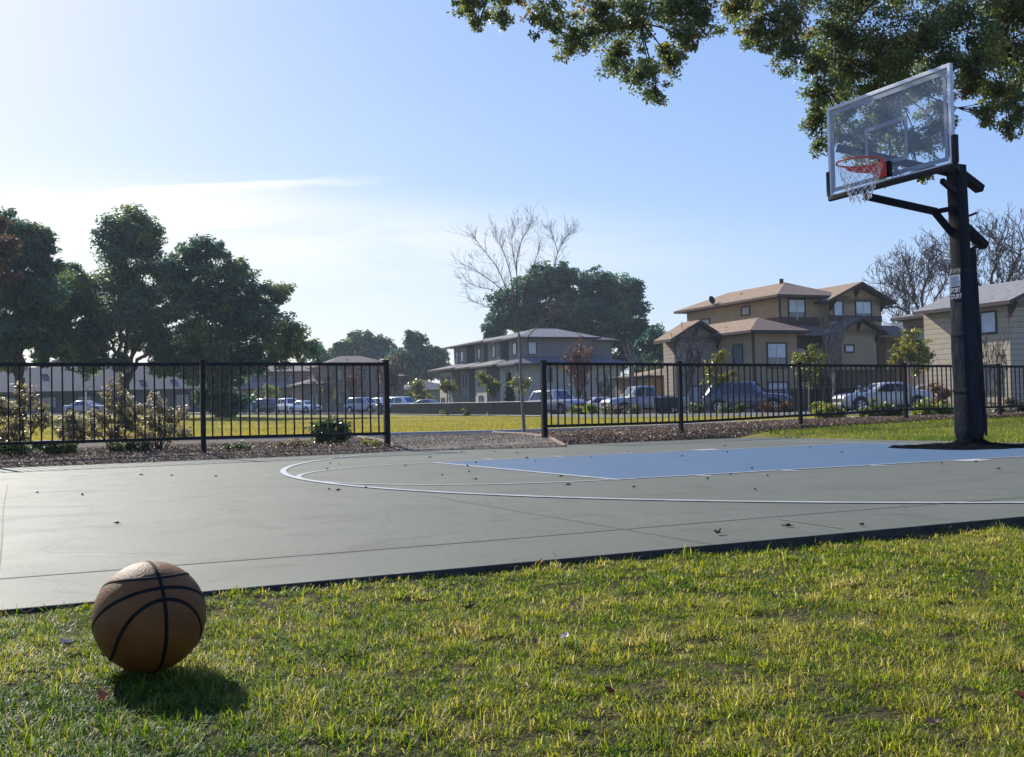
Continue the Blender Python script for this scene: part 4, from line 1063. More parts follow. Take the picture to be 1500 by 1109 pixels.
small_tree(722, 607, 93, 566, 14, 700, 'young magnolia standing closest to the conifer before the grey house', leaf=.24, blobs=[(716,570,7),(726,566,8),(722,575,6)])
small_tree(655, 607, 96, 564, 14, 700, 'small magnolia at the left corner of the grey house', leaf=.24, blobs=[(648,566,7),(658,563,8),(664,568,6),(655,572,6)])
small_tree(614, 607, 120, 570, 15, 900, 'bushy young tree between the white SUV and the hazy trees', leaf=.32, m=m_mag, blobs=[(614,562,10),(606,570,10),(620,572,10),(614,580,11)])
small_tree(600, 607, 128, 582, 12, 700, 'yellow green shrub tree left of the bushy young tree', leaf=.3, m=m_yshrub, blobs=[(598,582,8),(606,584,8),(628,584,8)])
small_tree(395, 606, 140, 570, 14, 800, 'yellowish young tree behind the dark parked SUV at the left', leaf=.32, m=m_yshrub, blobs=[(390,568,9),(402,572,9),(394,580,9),(375,578,9)])
small_tree(480, 605, 140, 572, 12, 600, 'yellowish young tree in front of the brown hipped roof house', leaf=.3, m=m_mag, blobs=[(478,566,8),(484,574,8)])
b0 = W(747, 606, 100); b0.z = tz(b0.x, b0.y); rt_ = empty('conifer_tree', b0, 0, 'narrow dark green conifer before the grey house entrance', 'tree')
h = 60*100/F; n = 5000; t = nr.random(n)**1.4; a = nr.uniform(0, 6.28, n); rr = (1-t)*.22*h*nr.random(n)**.4*(.8+.3*np.sin(t*40))
leafset('crown', np.stack([rr*np.cos(a), rr*np.sin(a), .25+t*h*.95],1), nr.uniform(.12,.28,n), np.clip(nr.normal(.5,.25,n),0,1), m_conif, rt_, .4, 0)
limb(mb := MB(), [Vector((0,0,-.1)), Vector((0,0,h*.9))], .1, .02, 6); mb.build('trunk', m_bark, rt_)
# palm
b0 = W(966, 600, 118); b0.z = tz(b0.x, b0.y); rt_ = empty('palm_tree', b0, 0, 'small feathery palm top behind the fence left of the brown house', 'tree')
mb = MB(); top = W(966, 536, 118)-b0; limb(mb, [Vector((0,0,-.1)), top*.5, top], .2, .15, 8, .05); mb.build('trunk', m_bark, rt_)
pts = []; nn_ = []
for k in range(16):
    a = 6.28*k/16 + rng.uniform(-.15,.15); e = rng.uniform(.2,1.0)
    for i in range(26):
        t = i/25; c = top + Vector((math.cos(a)*t*1.9, math.sin(a)*t*1.9, e*1.6*t - 1.3*t*t))
        for s in (-1,1): pts.append(c + Vector((-math.sin(a)*s, math.cos(a)*s, 0))*.05)
pts = np.array(pts); leafset('fronds', pts, np.full(len(pts), .5), np.clip(nr.normal(.4,.2,len(pts)),0,1), m_shrub, rt_, .16, .1)

# ------------------------------------------------------------------ shrubs
def shrub(px, py, Y, blobs, n, leaf, m, label, stems=8, group=None, name='shrub', hue0=.5, zoff=None):
    b0 = W(px, py, Y); b0.z = tz(b0.x, b0.y) if zoff is None else zoff
    root = empty(name, b0, 0, label, 'shrub', group)
    bl = [(W(x, y, Y)-b0 + Vector((0, rng.uniform(-.5,.5)*r*Y/F, 0)), r*Y/F) for x, y, r in blobs]
    P, O, Hh = crown_pts(bl, n, 14, .34, (.1,1.05), .9)
    P[:,2] = np.where(P[:,2] < .02, .02 + nr.random(len(P))*.08, P[:,2])
    leafset('foliage', P, nr.uniform(.65,1.35,len(P))*leaf, np.clip(hue0 + Hh*1.4 + nr.normal(0,.22,len(P)),0,1), m, root, .45, .3, O*.6)
    mb = MB()
    for i in range(stems):
        c, r = bl[i % len(bl)]; e = c + Vector((rng.uniform(-.7,.7), rng.uniform(-.7,.7), rng.uniform(0,.8)))*r
        limb(mb, [Vector((rng.uniform(-.1,.1), rng.uniform(-.1,.1), -.05)), Vector((e.x*.5, e.y*.5, e.z*.6)), e], .012*max(1, Y/30), .003*max(1, Y/30), 5, .03)
    mb.build('stems', m_twig, root)
SG = 'bronze shrubs growing through the left fence'
shrub(30, 655, 14.6, [(10,600,26),(45,590,24),(28,625,30),(60,612,18),(5,640,24),(30,570,14),(-25,610,30)], 3900, .05, m_nand, 'bronze leaved shrub at the left border growing behind the pickets', 14, SG, hue0=.62)
shrub(170, 657, 15.0, [(165,580,18),(175,600,24),(150,615,24),(190,615,24),(165,635,24),(205,600,18),(170,562,14),(135,630,20),(200,635,20),(182,582,16)], 4300, .048, m_nand, 'tallest bronze shrub, in the middle of the left fence panel', 14, SG, hue0=.66)
shrub(235, 657, 15.2, [(235,600,20),(225,620,22),(254,615,20),(268,606,15),(240,636,22),(228,585,13),(215,640,18),(265,632,16)], 3100, .048, m_nand, 'pale speckled shrub just left of the big fence post', 12, SG, hue0=.74)
shrub(100, 656, 15.0, [(100,612,14),(112,628,16),(90,634,16),(118,640,12)], 2000, .046, m_nand, 'low sparse bronze shrub between two taller ones at the left fence', 10, SG, hue0=.7)
LG = 'low green clumps at the foot of the left fence'
shrub(20, 660, 13.5, [(10,655,14),(35,658,12),(-10,650,18),(55,652,10)], 1500, .05, m_shrub, 'dark green low clump at the left border in front of the pickets', 5, LG)
shrub(88, 660, 13.8, [(75,655,12),(100,654,12),(88,660,9)], 900, .05, m_shrub, 'small dark green clump right of the one at the left border', 5, LG)
shrub(185, 661, 14.3, [(170,655,12),(195,654,12),(215,656,9)], 1000, .05, m_shrub, 'low green clump below the tallest bronze shrub', 5, LG)
shrub(484, 648, 17.0, [(484,622,18),(465,630,15),(504,630,14),(484,638,18),(470,640,14),(500,640,14)], 2600, .06, m_shrub, 'rounded glossy dark green bush behind the last left fence panel', 10, None, hue0=.45)
SR = 'shrubs behind the right fence'
shrub(1212, 622, 24.5, [(1200,606,9),(1215,600,11),(1228,608,9),(1212,612,9)], 1300, .08, m_yshrub, 'pale glinting shrub behind the right fence below the round magnolia', 6, SR)
shrub(1292, 622, 24.0, [(1268,604,12),(1285,600,14),(1302,600,14),(1315,606,10),(1290,610,14)], 2200, .08, m_shrub, 'dark leafy shrub before the cream car', 8, SR, hue0=.65)
shrub(1370, 622, 24.0, [(1340,604,12),(1358,596,14),(1375,598,14),(1388,604,14),(1362,608,12)], 2200, .08, m_yshrub, 'yellow green shrub just left of the hoop pole', 8, SR)
shrub(1378, 600, 40, [(1370,570,10),(1385,578,12),(1376,586,12)], 900, .11, m_red, 'russet shrub behind the yellow green one', 8, SR)
shrub(1480, 622, 24.5, [(1465,600,12),(1482,592,14),(1497,600,13),(1510,604,13)], 1400, .08, m_nand, 'brown twiggy shrub at the right border behind the fence', 8, SR, hue0=.4)
shrub(345, 662, 14.6, [(335,655,9),(350,654,10),(362,656,8)], 500, .04, m_shrub, 'weedy green patch just right of the big left fence post', 4, LG)
shrub(425, 658, 15.2, [(412,652,9),(430,650,10),(445,652,8)], 450, .04, m_nand, 'thin brown weeds at the foot of the fence left of the rounded bush', 4, LG)
shrub(545, 656, 15.9, [(535,650,8),(548,650,8)], 380, .04, m_yshrub, 'pale green weeds by the end post at the gap', 4, LG)
PS = 'low shrubs along the car park kerb'
for i, (x, y, Y, r, m, lab) in enumerate(((1022,598,54,10,m_shrub,'dark rounded shrub left of the dark parked SUV'),(1062,600,52,9,m_shrub,'grey green shrub in front of the dark SUV front wheel'),(1085,598,52,10,m_shrub,'dark green shrub in the middle of the dark SUV'),(1125,598,50,10,m_red,'reddish low shrub at the nose of the dark SUV'),(1150,598,50,9,m_red,'second reddish shrub, to the right of the nose of the dark SUV'),
        (1198,596,48,9,m_yshrub,'bright yellow green shrub behind the round magnolia trunk'),(868,600,68,9,m_yshrub,'yellow green low shrub before the white car'),(848,601,70,8,m_yshrub,'yellow green low shrub right of the silver SUV'),(890,600,66,8,m_nand,'brownish low shrub right of the white car'),(930,600,62,9,m_nand,'brownish low shrub before the silver pickup cab'),(905,601,64,8,m_nand,'brownish low shrub at the nose of the silver pickup'),
        (690,604,84,9,m_shrub,'dark shrub behind the low mesh fence below the magnolias'),(660,604,88,8,m_shrub,'dark shrub behind the low mesh fence at the grey house corner'),(725,603,80,9,m_nand,'brown shrub behind the low mesh fence below the conifer'),(755,603,78,8,m_shrub,'dark shrub behind the low mesh fence by the sapling'),(638,605,94,7,m_nand,'brown shrub behind the left end of the low mesh fence'))):
    shrub(x, y+6, Y, [(x-4,y,r),(x+5,y+1,r*.9),(x,y-2,r*.8)], 420, .15*Y/60+.03, m, lab, 4, PS)

# ================================================================== HOUSES
HY = math.atan2(.40, .915)
def stucco(n, c): return mat(n, c, .92, .10, 1.2, .3, 30, spec=.2)
def shingle(n, c):
    m = mat(n, c, .95, .26, 3.2, .8, 9, spec=.08, stretch=(1,1,4)); return m
m_glasswin = mat('window_glass', (.06,.075,.085), .08, .2, 1.5, spec=.9)
m_blind = mat('window_with_blinds', (.50,.55,.60), .25, .12, 1.2, spec=.8)
m_dim = mat('dim_window', (.10,.14,.13), .15, .3, 1.5, spec=.7)
m_frame = mat('white_window_frame', (.52,.52,.50), .6, .08, 5)
def siding(n, c):
    m = mat(n, c, .85, .08, 2, spec=.25)
    nt = m.node_tree; b = nt.nodes['Principled BSDF']
    tc = nt.nodes.new('ShaderNodeTexCoord'); sx = nt.nodes.new('ShaderNodeSeparateXYZ'); nt.links.new(tc.outputs['Object'], sx.inputs[0])
    mt = nt.nodes.new('ShaderNodeMath'); mt.operation = 'MULTIPLY'; mt.inputs[1].default_value = 3.4; nt.links.new(sx.outputs['Z'], mt.inputs[0])
    fr = nt.nodes.new('ShaderNodeMath'); fr.operation = 'FRACT'; nt.links.new(mt.outputs[0], fr.inputs[0])
    bp = nt.nodes.new('ShaderNodeBump'); bp.inputs['Strength'].default_value = 1; bp.inputs['Distance'].default_value = .06; bp.invert = True
    nt.links.new(fr.outputs[0], bp.inputs['Height']); nt.links.new(bp.outputs['Normal'], b.inputs['Normal'])
    src = b.inputs['Base Color'].links[0].from_socket
    gt_ = nt.nodes.new('ShaderNodeMapRange'); gt_.inputs[1].default_value = .80; gt_.inputs[2].default_value = .97; gt_.inputs[3].default_value = 1; gt_.inputs[4].default_value = .55
    vm = nt.nodes.new('ShaderNodeVectorMath'); vm.operation = 'SCALE'; nt.links.new(fr.outputs[0], gt_.inputs[0]); nt.links.new(src, vm.inputs[0]); nt.links.new(gt_.outputs[0], vm.inputs['Scale']); nt.links.new(vm.outputs[0], b.inputs['Base Color'])
    return m
class House:
    def __init__(s, name, px, Y, label, z=None, rz=HY, group='houses across the playing field'):
        p = W(px, 600, Y); p.z = tz(p.x, p.y) if z is None else z
        s.root = empty(name, p, rz, label, 'house', group)
    def wall(s, x0, x1, y0, y1, z0, z1, m, name='wall'):
        return MB().box(x0, x1, y0, y1, z0, z1).build(name, m, s.root)
    def hip(s, x0, x1, y0, y1, z, zr, m, ov=.7, axis='y', name='roof', inset=None, fascia=m_trim):
        x0 -= ov; x1 += ov; y0 -= ov; y1 += ov; th = .18
        hx, hy = (x1-x0)/2, (y1-y0)/2
        if axis == 'y': i = hx if inset is None else inset; i = min(i, hy); r = [((x0+x1)/2, y0+i, zr), ((x0+x1)/2, y1-i, zr)]
        else: i = hy if inset is None else inset; i = min(i, hx); r = [(x0+i, (y0+y1)/2, zr), (x1-i, (y0+y1)/2, zr)]
        e = [(x0,y0,z+th),(x1,y0,z+th),(x1,y1,z+th),(x0,y1,z+th)]
        mb = MB()
        if axis == 'y': mb.add(e + r, [(0,1,4),(1,2,5,4),(2,3,5),(3,0,4,5)])
        else: mb.add(e + r, [(0,1,5,4),(1,2,5),(2,3,4,5),(3,0,4)])
        o = mb.build(name, m, s.root)
        f = MB(); f.add([(x0,y0,z),(x1,y0,z),(x1,y1,z),(x0,y1,z)] + [(a,b_,c-.003) for a,b_,c in e], [(0,3,2,1),(0,1,5,4),(1,2,6,5),(2,3,7,6),(3,0,4,7)])
        f.build('fascia', fascia, o); 
        return o
    def gable(s, x0, x1, y0, y1, z, zr, m, ov=.7, wallm=None, name='roof', fascia=m_trim, brackets=True):
        """ridge along y, gable end facing -y"""
        xm = (x0+x1)/2; sl = (zr-z)/(xm-x0+ov); a, b = x0-ov, x1+ov; th = .2; ya, yb = y0-ov, y1
        mb = MB()
        for sx in (a, b):
            mb.add([(sx,ya,z+th),(xm,ya,zr+th),(xm,yb,zr+th),(sx,yb,z+th)], [(0,1,2,3)])
        o = mb.build(name, m, s.root)
        f = MB()
        for sx in (a, b):
            f.add([(sx,ya,z),(xm,ya,zr),(xm,yb,zr),(sx,yb,z),(sx,ya,z+th-.003),(xm,ya,zr+th-.003),(xm,yb,zr+th-.003),(sx,yb,z+th-.003)], [(0,1,2,3),(0,1,5,4),(0,4,7,3),(3,2,6,7)])
        if brackets:
            for x in (x0+.02, xm, x1-.02):
                zz = zr - abs(x-xm)*sl
                f.bar((x, y0-.02, zz-.75), (x, ya+.12, zz-.08), .16, .16, (1,0,0)); f.bar((x, y0-.04, zz-.9), (x, y0-.04, zz-.05), .16, .12, (1,0,0))
        f.build('eaves_trim', fascia, o)
        if wallm:
            g = MB(); zz = z + ov*sl - .01
            g.add([(x0,y0,zz-.35),(x1,y0,zz-.35),(x1,y0,zz),(xm,y0,zr-.01),(x0,y0,zz),(x0,y0+.2,zz-.35),(x1,y0+.2,zz-.35),(x1,y0+.2,zz),(xm,y0+.2,zr-.01),(x0,y0+.2,zz)],
                  [(0,1,2,3,4),(9,8,7,6,5),(0,5,6,1)])
            g.build('gable_wall', wallm, s.root)
        return o
    def win(s, x, z, w, h, y, side='front', mull=1, m=m_blind, frame=m_trim, transom=False, lower=None):
        """window centred at x (along the wall), z on plane y"""
        fr = MB(); fr_w = .10
        def bx(a0, a1, b0, b1, d0, d1, mb):
            if side == 'front': mb.box(a0, a1, y-d1, y-d0, b0, b1)
            else: mb.box(y-d1, y-d0, a0, a1, b0, b1)
        x0, x1, z0, z1 = x-w/2, x+w/2, z-h/2, z+h/2
        bx(x0-fr_w, x0, z0-fr_w, z1+fr_w, -.02, .07, fr); bx(x1, x1+fr_w, z0-fr_w, z1+fr_w, -.02, .07, fr)
        bx(x0, x1, z1, z1+fr_w, -.02, .07, fr); bx(x0, x1, z0-fr_w, z0, -.02, .09, fr)
        o = fr.build('window', frame, s.root)
        pn = MB(); bx(x0, x1, z0, z1, -.02, .02, pn); pn.build('pane', m, o)
        sh = MB()
        for i in range(1, mull+1):
            xx = x0 + w*i/(mull+1); bx(xx-.03, xx+.03, z0, z1, .022, .05, sh)
        bx(x0, x1, z-.03-.0, z+.03, .024, .045, sh) if transom else None
        if sh.v: sh.build('mullion', m_frame, o)
        if lower is not None:
            lo = MB(); bx(x0, x1 if mull == 0 else x1, z0, z0+h*.42, .021, .023, lo); lo.build('lower_pane', lower, o)
        return o

# --- brown house -----------------------------------------------------------------
T1 = stucco('tan_stucco', (.335,.255,.15)); T2 = stucco('shadow_dark_brown_stucco', (.12,.085,.055)); TB = stucco('dark_brown_band', (.095,.066,.05)); RB = shingle('brown_shingles', (.30,.215,.14)); RBD = shingle('dark_brown_shingles', (.19,.145,.11))  # dark brown stucco carries the porch recess shadow in its colour
TS = siding('tan_lap_siding', (.33,.26,.19))
h = House('brown_house', 1146.5, 80, 'brown three storey house with tan roofs and gables at the right of the field', z=-.15)
h.wall(0, 5.0, 0, 12.5, 0, 8.6, T1); h.hip(0, 5.0, 0, 12.5, 8.45, 9.95, RB, .8)
h.wall(4.0, 8.9, -.8, 11, 0, 8.5, T1); h.gable(4.0, 8.9, -.8, 11, 8.0, 9.45, RB, .8, T1)
h.wall(-4.3, -.5, -2.5, 8, 0, 5.75, T1); h.hip(-4.3, -.5, -2.5, 9, 5.62, 6.9, RB, .7)
h.wall(-8.0, -4.3, 1.9, 3.4, 0, 5.7, TS); h.gable(-8.0, -4.3, 1.9, 3.6, 5.25, 6.65, RB, .7, TS)
h.wall(3.6, 6.7, -2.4, -.8, 3.0, 6.0, T1); h.gable(3.4, 6.9, -2.4, .0, 5.55, 6.7, RBD, .6, T1)
h.wall(3.6, 8.9, -2.2, -.8, 0, 3.0, T2, 'porch_wall'); h.wall(6.7, 8.9, -1.1, -.8, 3.0, 5.4, T2, 'porch_wall')
h.wall(-.5, 3.6, -.35, 0, 0, 5.5, T2, 'porch_wall')
mb = MB()      # skirt roof over the porches
def skirt(x0, x1, y0, y1, z0, z1):
    mb.add([(x0,y0,z0),(x1,y0,z0),(x1,y1,z1),(x0,y1,z1),(x0,y0,z0-.2),(x1,y0,z0-.2),(x1,y1,z0-.2),(x0,y1,z0-.2)], [(0,1,2,3),(4,7,6,5),(0,4,5,1),(1,5,6,2),(3,7,4,0)])
skirt(-.4, 3.3, -1.7, .0, 5.75, 6.45); mb.build('skirt_roof', RBD, h.root)
mb = MB(); skirt(7.0, 10.4, -2.2, -.8, 5.62, 6.4); skirt(8.9, 11.2, -.795, 3, 5.6, 6.3); mb.build('skirt_roof', RBD, h.root)
mb = MB(); mb.box(-.03, 4.0, -.03, .1, 6.4, 7.05); mb.box(3.97, 8.93, -.83, -.7, 6.7, 7.15); mb.box(-.03, .1, .1, 5.5, 6.4, 7.05); mb.build('wainscot', TB, h.root)
mb = MB()
for x, y in ((0,0),(-4.3,-2.5)): mb.box(x-.07, x+.07, y-.09, y+.05, .1, 8.4 if x == 0 else 5.6)
mb.build('downspout', m_trim, h.root)
h.win(1.55, 7.55, 1.42, 1.55, 0, mull=1, lower=m_dim)
h.win(4.75, 7.65, .78, 1.05, -.8, mull=0); h.win(7.15, 7.45, 1.42, 1.50, -.8, mull=1, lower=m_dim)
h.win(4.3, 4.55, .72, .42, -2.4, mull=0, frame=m_trim); h.win(7.6, 4.2, .9, 1.9, -1.1, mull=0, m=m_glasswin)
h.win(-2.3, 4.05, 1.55, 1.65, -2.5, mull=1, lower=m_dim); h.win(-2.3, 1.45, 1.6, 1.3, -2.5, mull=1)
h.win(-.7, 4.2, 1.0, 1.35, -4.3, 'left', 0, m_dim); h.win(-.7, 1.5, 1.0, 1.35, -4.3, 'left', 0, m_dim)
h.win(4.2, 7.85, .95, .55, 0, 'left', 1, m_glasswin); h.win(9.8, 7.2, 1.3, .9, 0, 'left', 0, m_dim)
h.win(-6.3, 4.1, .62, 1.2, 1.9, mull=0); h.win(-6.2, 1.4, .6, 1.2, 1.9, mull=0)
h.win(1.3, 4.0, 1.1, 1.4, -.35, mull=1, m=m_glasswin); h.win(5.2, 1.5, .6, .7, -2.2, mull=1); h.win(1.5, 1.2, 1.0, 2.0, -.35, mull=0, m=m_glasswin)
for x, y, z in ((.9, 5, 8.92), (1.3, 6.4, 9.2), (.5, 3.6, 8.72), (-3.6, 1.5, 6.1)):
    mb = MB(); mb.cbox((x, y, z+.15), .25, .3, .26); mb.build('roof_vent', m_trim, h.root)
MB().tube([(2.4, 2.8, 9.7), (2.4, 2.8, 10.25)], .16, 8).build('roof_vent', m_trim, h.root)
mb = MB(); rings = []
for i in range(6):
    t = i/5; rings.append([Vector((-.75 - .32*math.cos(a)*t*.9, 7.6 + .42*t*math.sin(a)*.3 - (1-t*t)*-.12, 9.05 + .34*t*math.sin(a))) for a in np.linspace(0, 6.283, 17)[:-1]])
mb.ring(rings, False); mb.tube([(-.7, 7.7, 8.95), (-.6, 7.8, 8.35)], .035, 6); mb.tube([(-.75,7.6,8.75),(-1.1,7.2,8.9)], .02, 5)
mb.build('satellite_dish', m_black, h.root)

# --- grey house in the middle ----------------------------------------------------
G1 = stucco('grey_green_stucco', (.19,.185,.165)); G2 = siding('cream_siding', (.40,.365,.29)); G3 = stucco('shade_dark_recess', (.07,.062,.055)); RG = shingle('grey_shingles', (.25,.24,.22)); RG2 = shingle('blue_grey_shingles', (.13,.135,.145))  # recess wall coloured dark to carry the shade between the bays
h = House('grey_house', 765, 121, 'grey three storey house with layered hip roofs in the middle of the photo')
h.wall(1.5, 9, .3, 20.8, 0, 8.5, G3, 'recess'); h.wall(0, 9, 0, 3.4, 0, 8.5, G1)
for y0_, y1_, x_ in ((5.6, 9.2, -.2), (11.4, 14.6, .2), (16.6, 21, -.1)): h.wall(x_, 1.6, y0_, y1_, 5.4, 8.45, G1)
h.hip(0, 9, 0, 6.2, 8.35, 9.75, RG, .8, 'x'); h.hip(.4, 7.5, 5.2, 11.5, 8.45, 9.85, RG, 1.2, 'y'); h.hip(.6, 7, 11.0, 21, 8.55, 9.7, RG, 1.5, 'y'); h.hip(8.2, 12.5, 1, 6, 8.15, 9.0, RG2, .5, 'x')
h.wall(8.2, 12.2, 1.2, 6, 0, 8.2, G1)
h.wall(-1.2, 11.5, -2.0, 3.4, 0, 5.4, G2); h.wall(-1.6, 1.4, 6.4, 10, 0, 5.4, G2); h.wall(-1.4, 1.4, 12.6, 15.2, 0, 5.4, G1); h.wall(-1.6, 1.4, 18, 22.5, 0, 5.4, G2)
h.hip(-1.2, 11.5, -2.0, 3.6, 5.3, 6.6, RG2, .9, 'x'); h.hip(-1.5, 3, 3.4, 11, 5.42, 6.5, RG, 1.0, 'y'); h.hip(-1.4, 3, 10.8, 16.6, 5.5, 6.55, RG, 1.15, 'y'); h.hip(-1.4, 3, 16.2, 23, 5.6, 6.6, RG, 1.3, 'y')
mb = MB()
for y0_, y1_ in ((3.4, 5.6), (9.2, 11.4), (14.6, 16.6)):
    mb.box(.05, .12, y0_, y1_, 7.25, 7.32); mb.box(.05, .12, y0_, y1_, 6.45, 6.52)
    for i in range(9): yy_ = y0_ + (y1_-y0_)*(i+.5)/9; mb.box(.06, .11, yy_-.025, yy_+.025, 6.52, 7.25)
    mb.build('balcony_rail', m_trim, h.root); mb = MB()
for x, z in ((2.2, 4.2), (2.2, 1.5), (6.4, 1.5), (6.2, 4.2), (9.6, 1.5)): h.win(x, z, 1.1, 1.4, -2.0, mull=1, m=m_glasswin)
for x, z in ((1.2, 7.2), ): h.win(x+.2, z+.1, .9, 1.3, 0, mull=1, m=m_blind)
for y, x_, m_ in ((1.7, 0, m_blind), (7.4, -.2, m_dim), (13.0, .2, m_dim), (18, -.1, m_blind), (19.8, -.1, m_dim)): h.win(y, 7.3, .95, 1.25, x_, 'left', 1, m_)
for y in (4.5, 10.3, 15.6): h.win(y, 7.0, 1.2, 1.7, 1.5, 'left', 1, m_dim); h.win(y, 3.9, 1.2, 1.7, 1.5, 'left', 1, m_dim); h.win(y, 1.2, 1.2, 2.0, 1.5, 'left', 1, m_glasswin)
for y, x_ in ((8.2, -1.6), (19.2, -1.6), (21.4, -1.6), (13.9, -1.4)): h.win(y, 4.1, 1.0, 1.3, x_, 'left', 1, m_dim); h.win(y, 1.4, 1.0, 1.4, x_, 'left', 1, m_blind if y == 19.2 else m_dim)
h.win(1.0, 4.1, .9, 1.3, -1.2, 'left', 0, m_dim); h.win(1.0, 1.4, .9, 1.3, -1.2, 'left', 0, m_dim)
mb = MB()
for x, y in ((-1.25,-2.05),(0,0)): mb.box(x-.1, x+.06, y-.1, y+.06, .1, 5.3 if x < 0 else 8.3)
mb.build('corner_board', m_trim, h.root)

# --- far right house -------------------------------------------------------------
S1 = siding('greige_lap_siding', (.41,.345,.235)); RS = shingle('pale_grey_shingles', (.235,.23,.215)); S2 = stucco('muted_brown_wall', (.20,.15,.125))
h = House('siding_house', 1483, 57, 'grey roofed house with pale lap siding at the right border behind the hoop pole', z=-.15)
h.wall(0, 6.5, 0, 6.0, 0, 5.9, S1); h.gable(0, 6.5, 0, 6.2, 5.55, 7.0, RS, .6, S1)
h.wall(.8, 6, 6.0, 8.5, 0, 5.6, S2); h.hip(.8, 6, 5.5, 8.5, 5.45, 6.3, RS, .5)
h.win(1.35, 4.75, .95, 1.05, 0, 'left', 0, m_blind); h.win(1.6, 1.75, 1.5, 1.3, 0, 'left', 1, m_glasswin); h.win(7.2, 4.4, .9, 1.0, .8, 'left', 0, m_dim)
h.win(2.4, 4.6, 1.4, 1.4, 0, mull=1); h.win(3.2, 1.7, 1.6, 1.4, 0, mull=1)
h = House('gabled_house', 1352, 92, 'muted brown house with a small white edged gable, half hidden behind the hoop pole', z=-.1)
h.wall(-1.5, 6.5, 1, 9, 0, 6.0, S2); h.hip(-2.5, 6.5, 1, 9, 5.9, 7.6, RS, .5, 'x')
h.wall(1.5, 5.0, -1.2, 1, 0, 5.6, S2); h.gable(1.5, 5.0, -1.2, 3, 5.2, 6.5, RS, .5, S2, fascia=m_frame, brackets=False)
h.wall(-3, 4.5, -3.5, -1.2, 0, 4.4, S2); h.hip(-3, 4.5, -3.5, -.5, 4.6, 5.3, RB, .6, 'x')
h.win(3.2, 4.2, 1.0, 1.2, -3.5, mull=1, m=m_dim); h.win(-1.2, 3.2, 1.2, 1.3, -3.5, mull=1, m=m_glasswin)
# low carport left of the brown house
h = House('tan_garage', 995, 92, 'low tan garage with a shallow roof left of the brown house')
h.wall(-2.8, 3.5, 0, 6, 0, 3.1, T1); h.hip(-2.8, 3.5, 0, 6, 3.0, 3.9, RB, .6, 'x'); h.win(-.6, 1.7, .9, 1.6, 0, mull=1, m=m_blind); h.win(1.8, 1.4, 1.6, 2.2, 0, mull=0, m=m_dim)

# --- houses at the left ----------------------------------------------------------
B1 = stucco('mauve_brown_stucco', (.20,.155,.13)); RP = shingle('pinkish_brown_shingles', (.22,.17,.135)); B3 = stucco('pale_mauve_wall', (.33,.28,.25))
h = House('hipped_house', 523, 150, 'brown house with a hipped roof above the left fence, left of the white SUV')
h.wall(-4.2, 5.2, 0, 9, 0, 6.6, B1); h.hip(-4.2, 5.2, 0, 9, 6.45, 8.1, RP, .6, 'x', inset=3.9)
h.wall(-7.2, -4.2, 1, 8, 0, 3.8, B1); h.hip(-7.2, -3.6, .5, 8.5, 3.9, 4.8, RP, .6, 'y'); h.wall(5.2, 7.2, 1, 7, 0, 5.0, B1); h.hip(4.8, 7.2, 1, 7, 4.9, 5.6, RP, .6, 'x')
for x, z in ((-2.4,5.2),(.6,5.2),(3.4,5.2),(-2.4,2),(.6,2),(3.4,2)): h.win(x, z, 1.1, 1.4, 0, mull=1, m=m_dim)
h.win(-5.8, 2, 1.0, 1.4, 1, mull=0, m=m_blind)
h = House('row_house', 400, 165, 'long two storey brown row house behind the pickets, partly hidden by the broad oak')
h.wall(-6, 10.5, 0, 9, 0, 6.2, B1); h.hip(-6, 10.5, 0, 9, 6.05, 7.4, RP, .6, 'x'); h.wall(-6.2, 3.2, -3, 0, 0, 3.4, B1); h.hip(-6.2, 3.2, -3, 0, 3.4, 4.6, RP, .6, 'x')
for x, z in ((-3.6,4.9),(-.4,4.9),(2.8,4.9),(5.6,4.9)): h.win(x, z, 1.1, 1.3, 0, mull=1, m=m_dim)
h.win(8.2, 4.4, 1.7, 2.6, 0, mull=0, m=m_blind)
for x in (-4, -1, 1.6): h.win(x, 1.8, 1.1, 1.3, -3, mull=1, m=m_dim)
h = House('far_house', 628, 170, 'pale grey roof of a house deep behind the bushy young tree')
h.wall(-4, 5, 0, 9, 0, 3.4, B3); h.hip(-4, 5, 0, 9, 3.3, 5.2, RG2, .6, 'x'); h.win(-1, 1.9, 1.2, 1.3, 0, mull=1, m=m_dim); h.win(2.5, 1.9, 1.2, 1.3, 0, mull=1, m=m_dim)
# long low hall
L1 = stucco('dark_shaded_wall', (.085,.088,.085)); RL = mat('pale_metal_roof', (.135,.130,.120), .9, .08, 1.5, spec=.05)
nt = RL.node_tree; b_ = nt.nodes['Principled BSDF']
tc = nt.nodes.new('ShaderNodeTexCoord'); wv = nt.nodes.new('ShaderNodeTexWave'); wv.inputs['Scale'].default_value = .8; wv.inputs['Distortion'].default_value = 0; wv.wave_profile = 'SAW'
bp = nt.nodes.new('ShaderNodeBump'); bp.inputs['Strength'].default_value = .5; nt.links.new(tc.outputs['Object'], wv.inputs[0]); nt.links.new(wv.outputs['Fac'], bp.inputs['Height']); nt.links.new(bp.outputs['Normal'], b_.inputs['Normal'])
h = House('low_hall', 150, 128, 'long low hall with a pale grey roof and dark walls behind the left fence', rz=.12, group=None)
h.root['category'] = 'hall'
h.wall(-18, 11.5, 0, 10, 0, 2.75, L1)
mb = MB(); mb.add([(-19,-1,2.75),(12.3,-1,2.75),(9.0,6,5.95),(-19,6,5.95),(-19,13,2.75),(12.3,13,2.75)], [(0,1,2,3),(1,5,2),(2,5,4,3),(0,4,5,1)][:3]); ro = mb.build('roof', RL, h.root)
mb = MB(); mb.box(-19, 12.3, -1.06, -.99, 2.55, 2.80); mb.build('gutter', m_trim, ro)
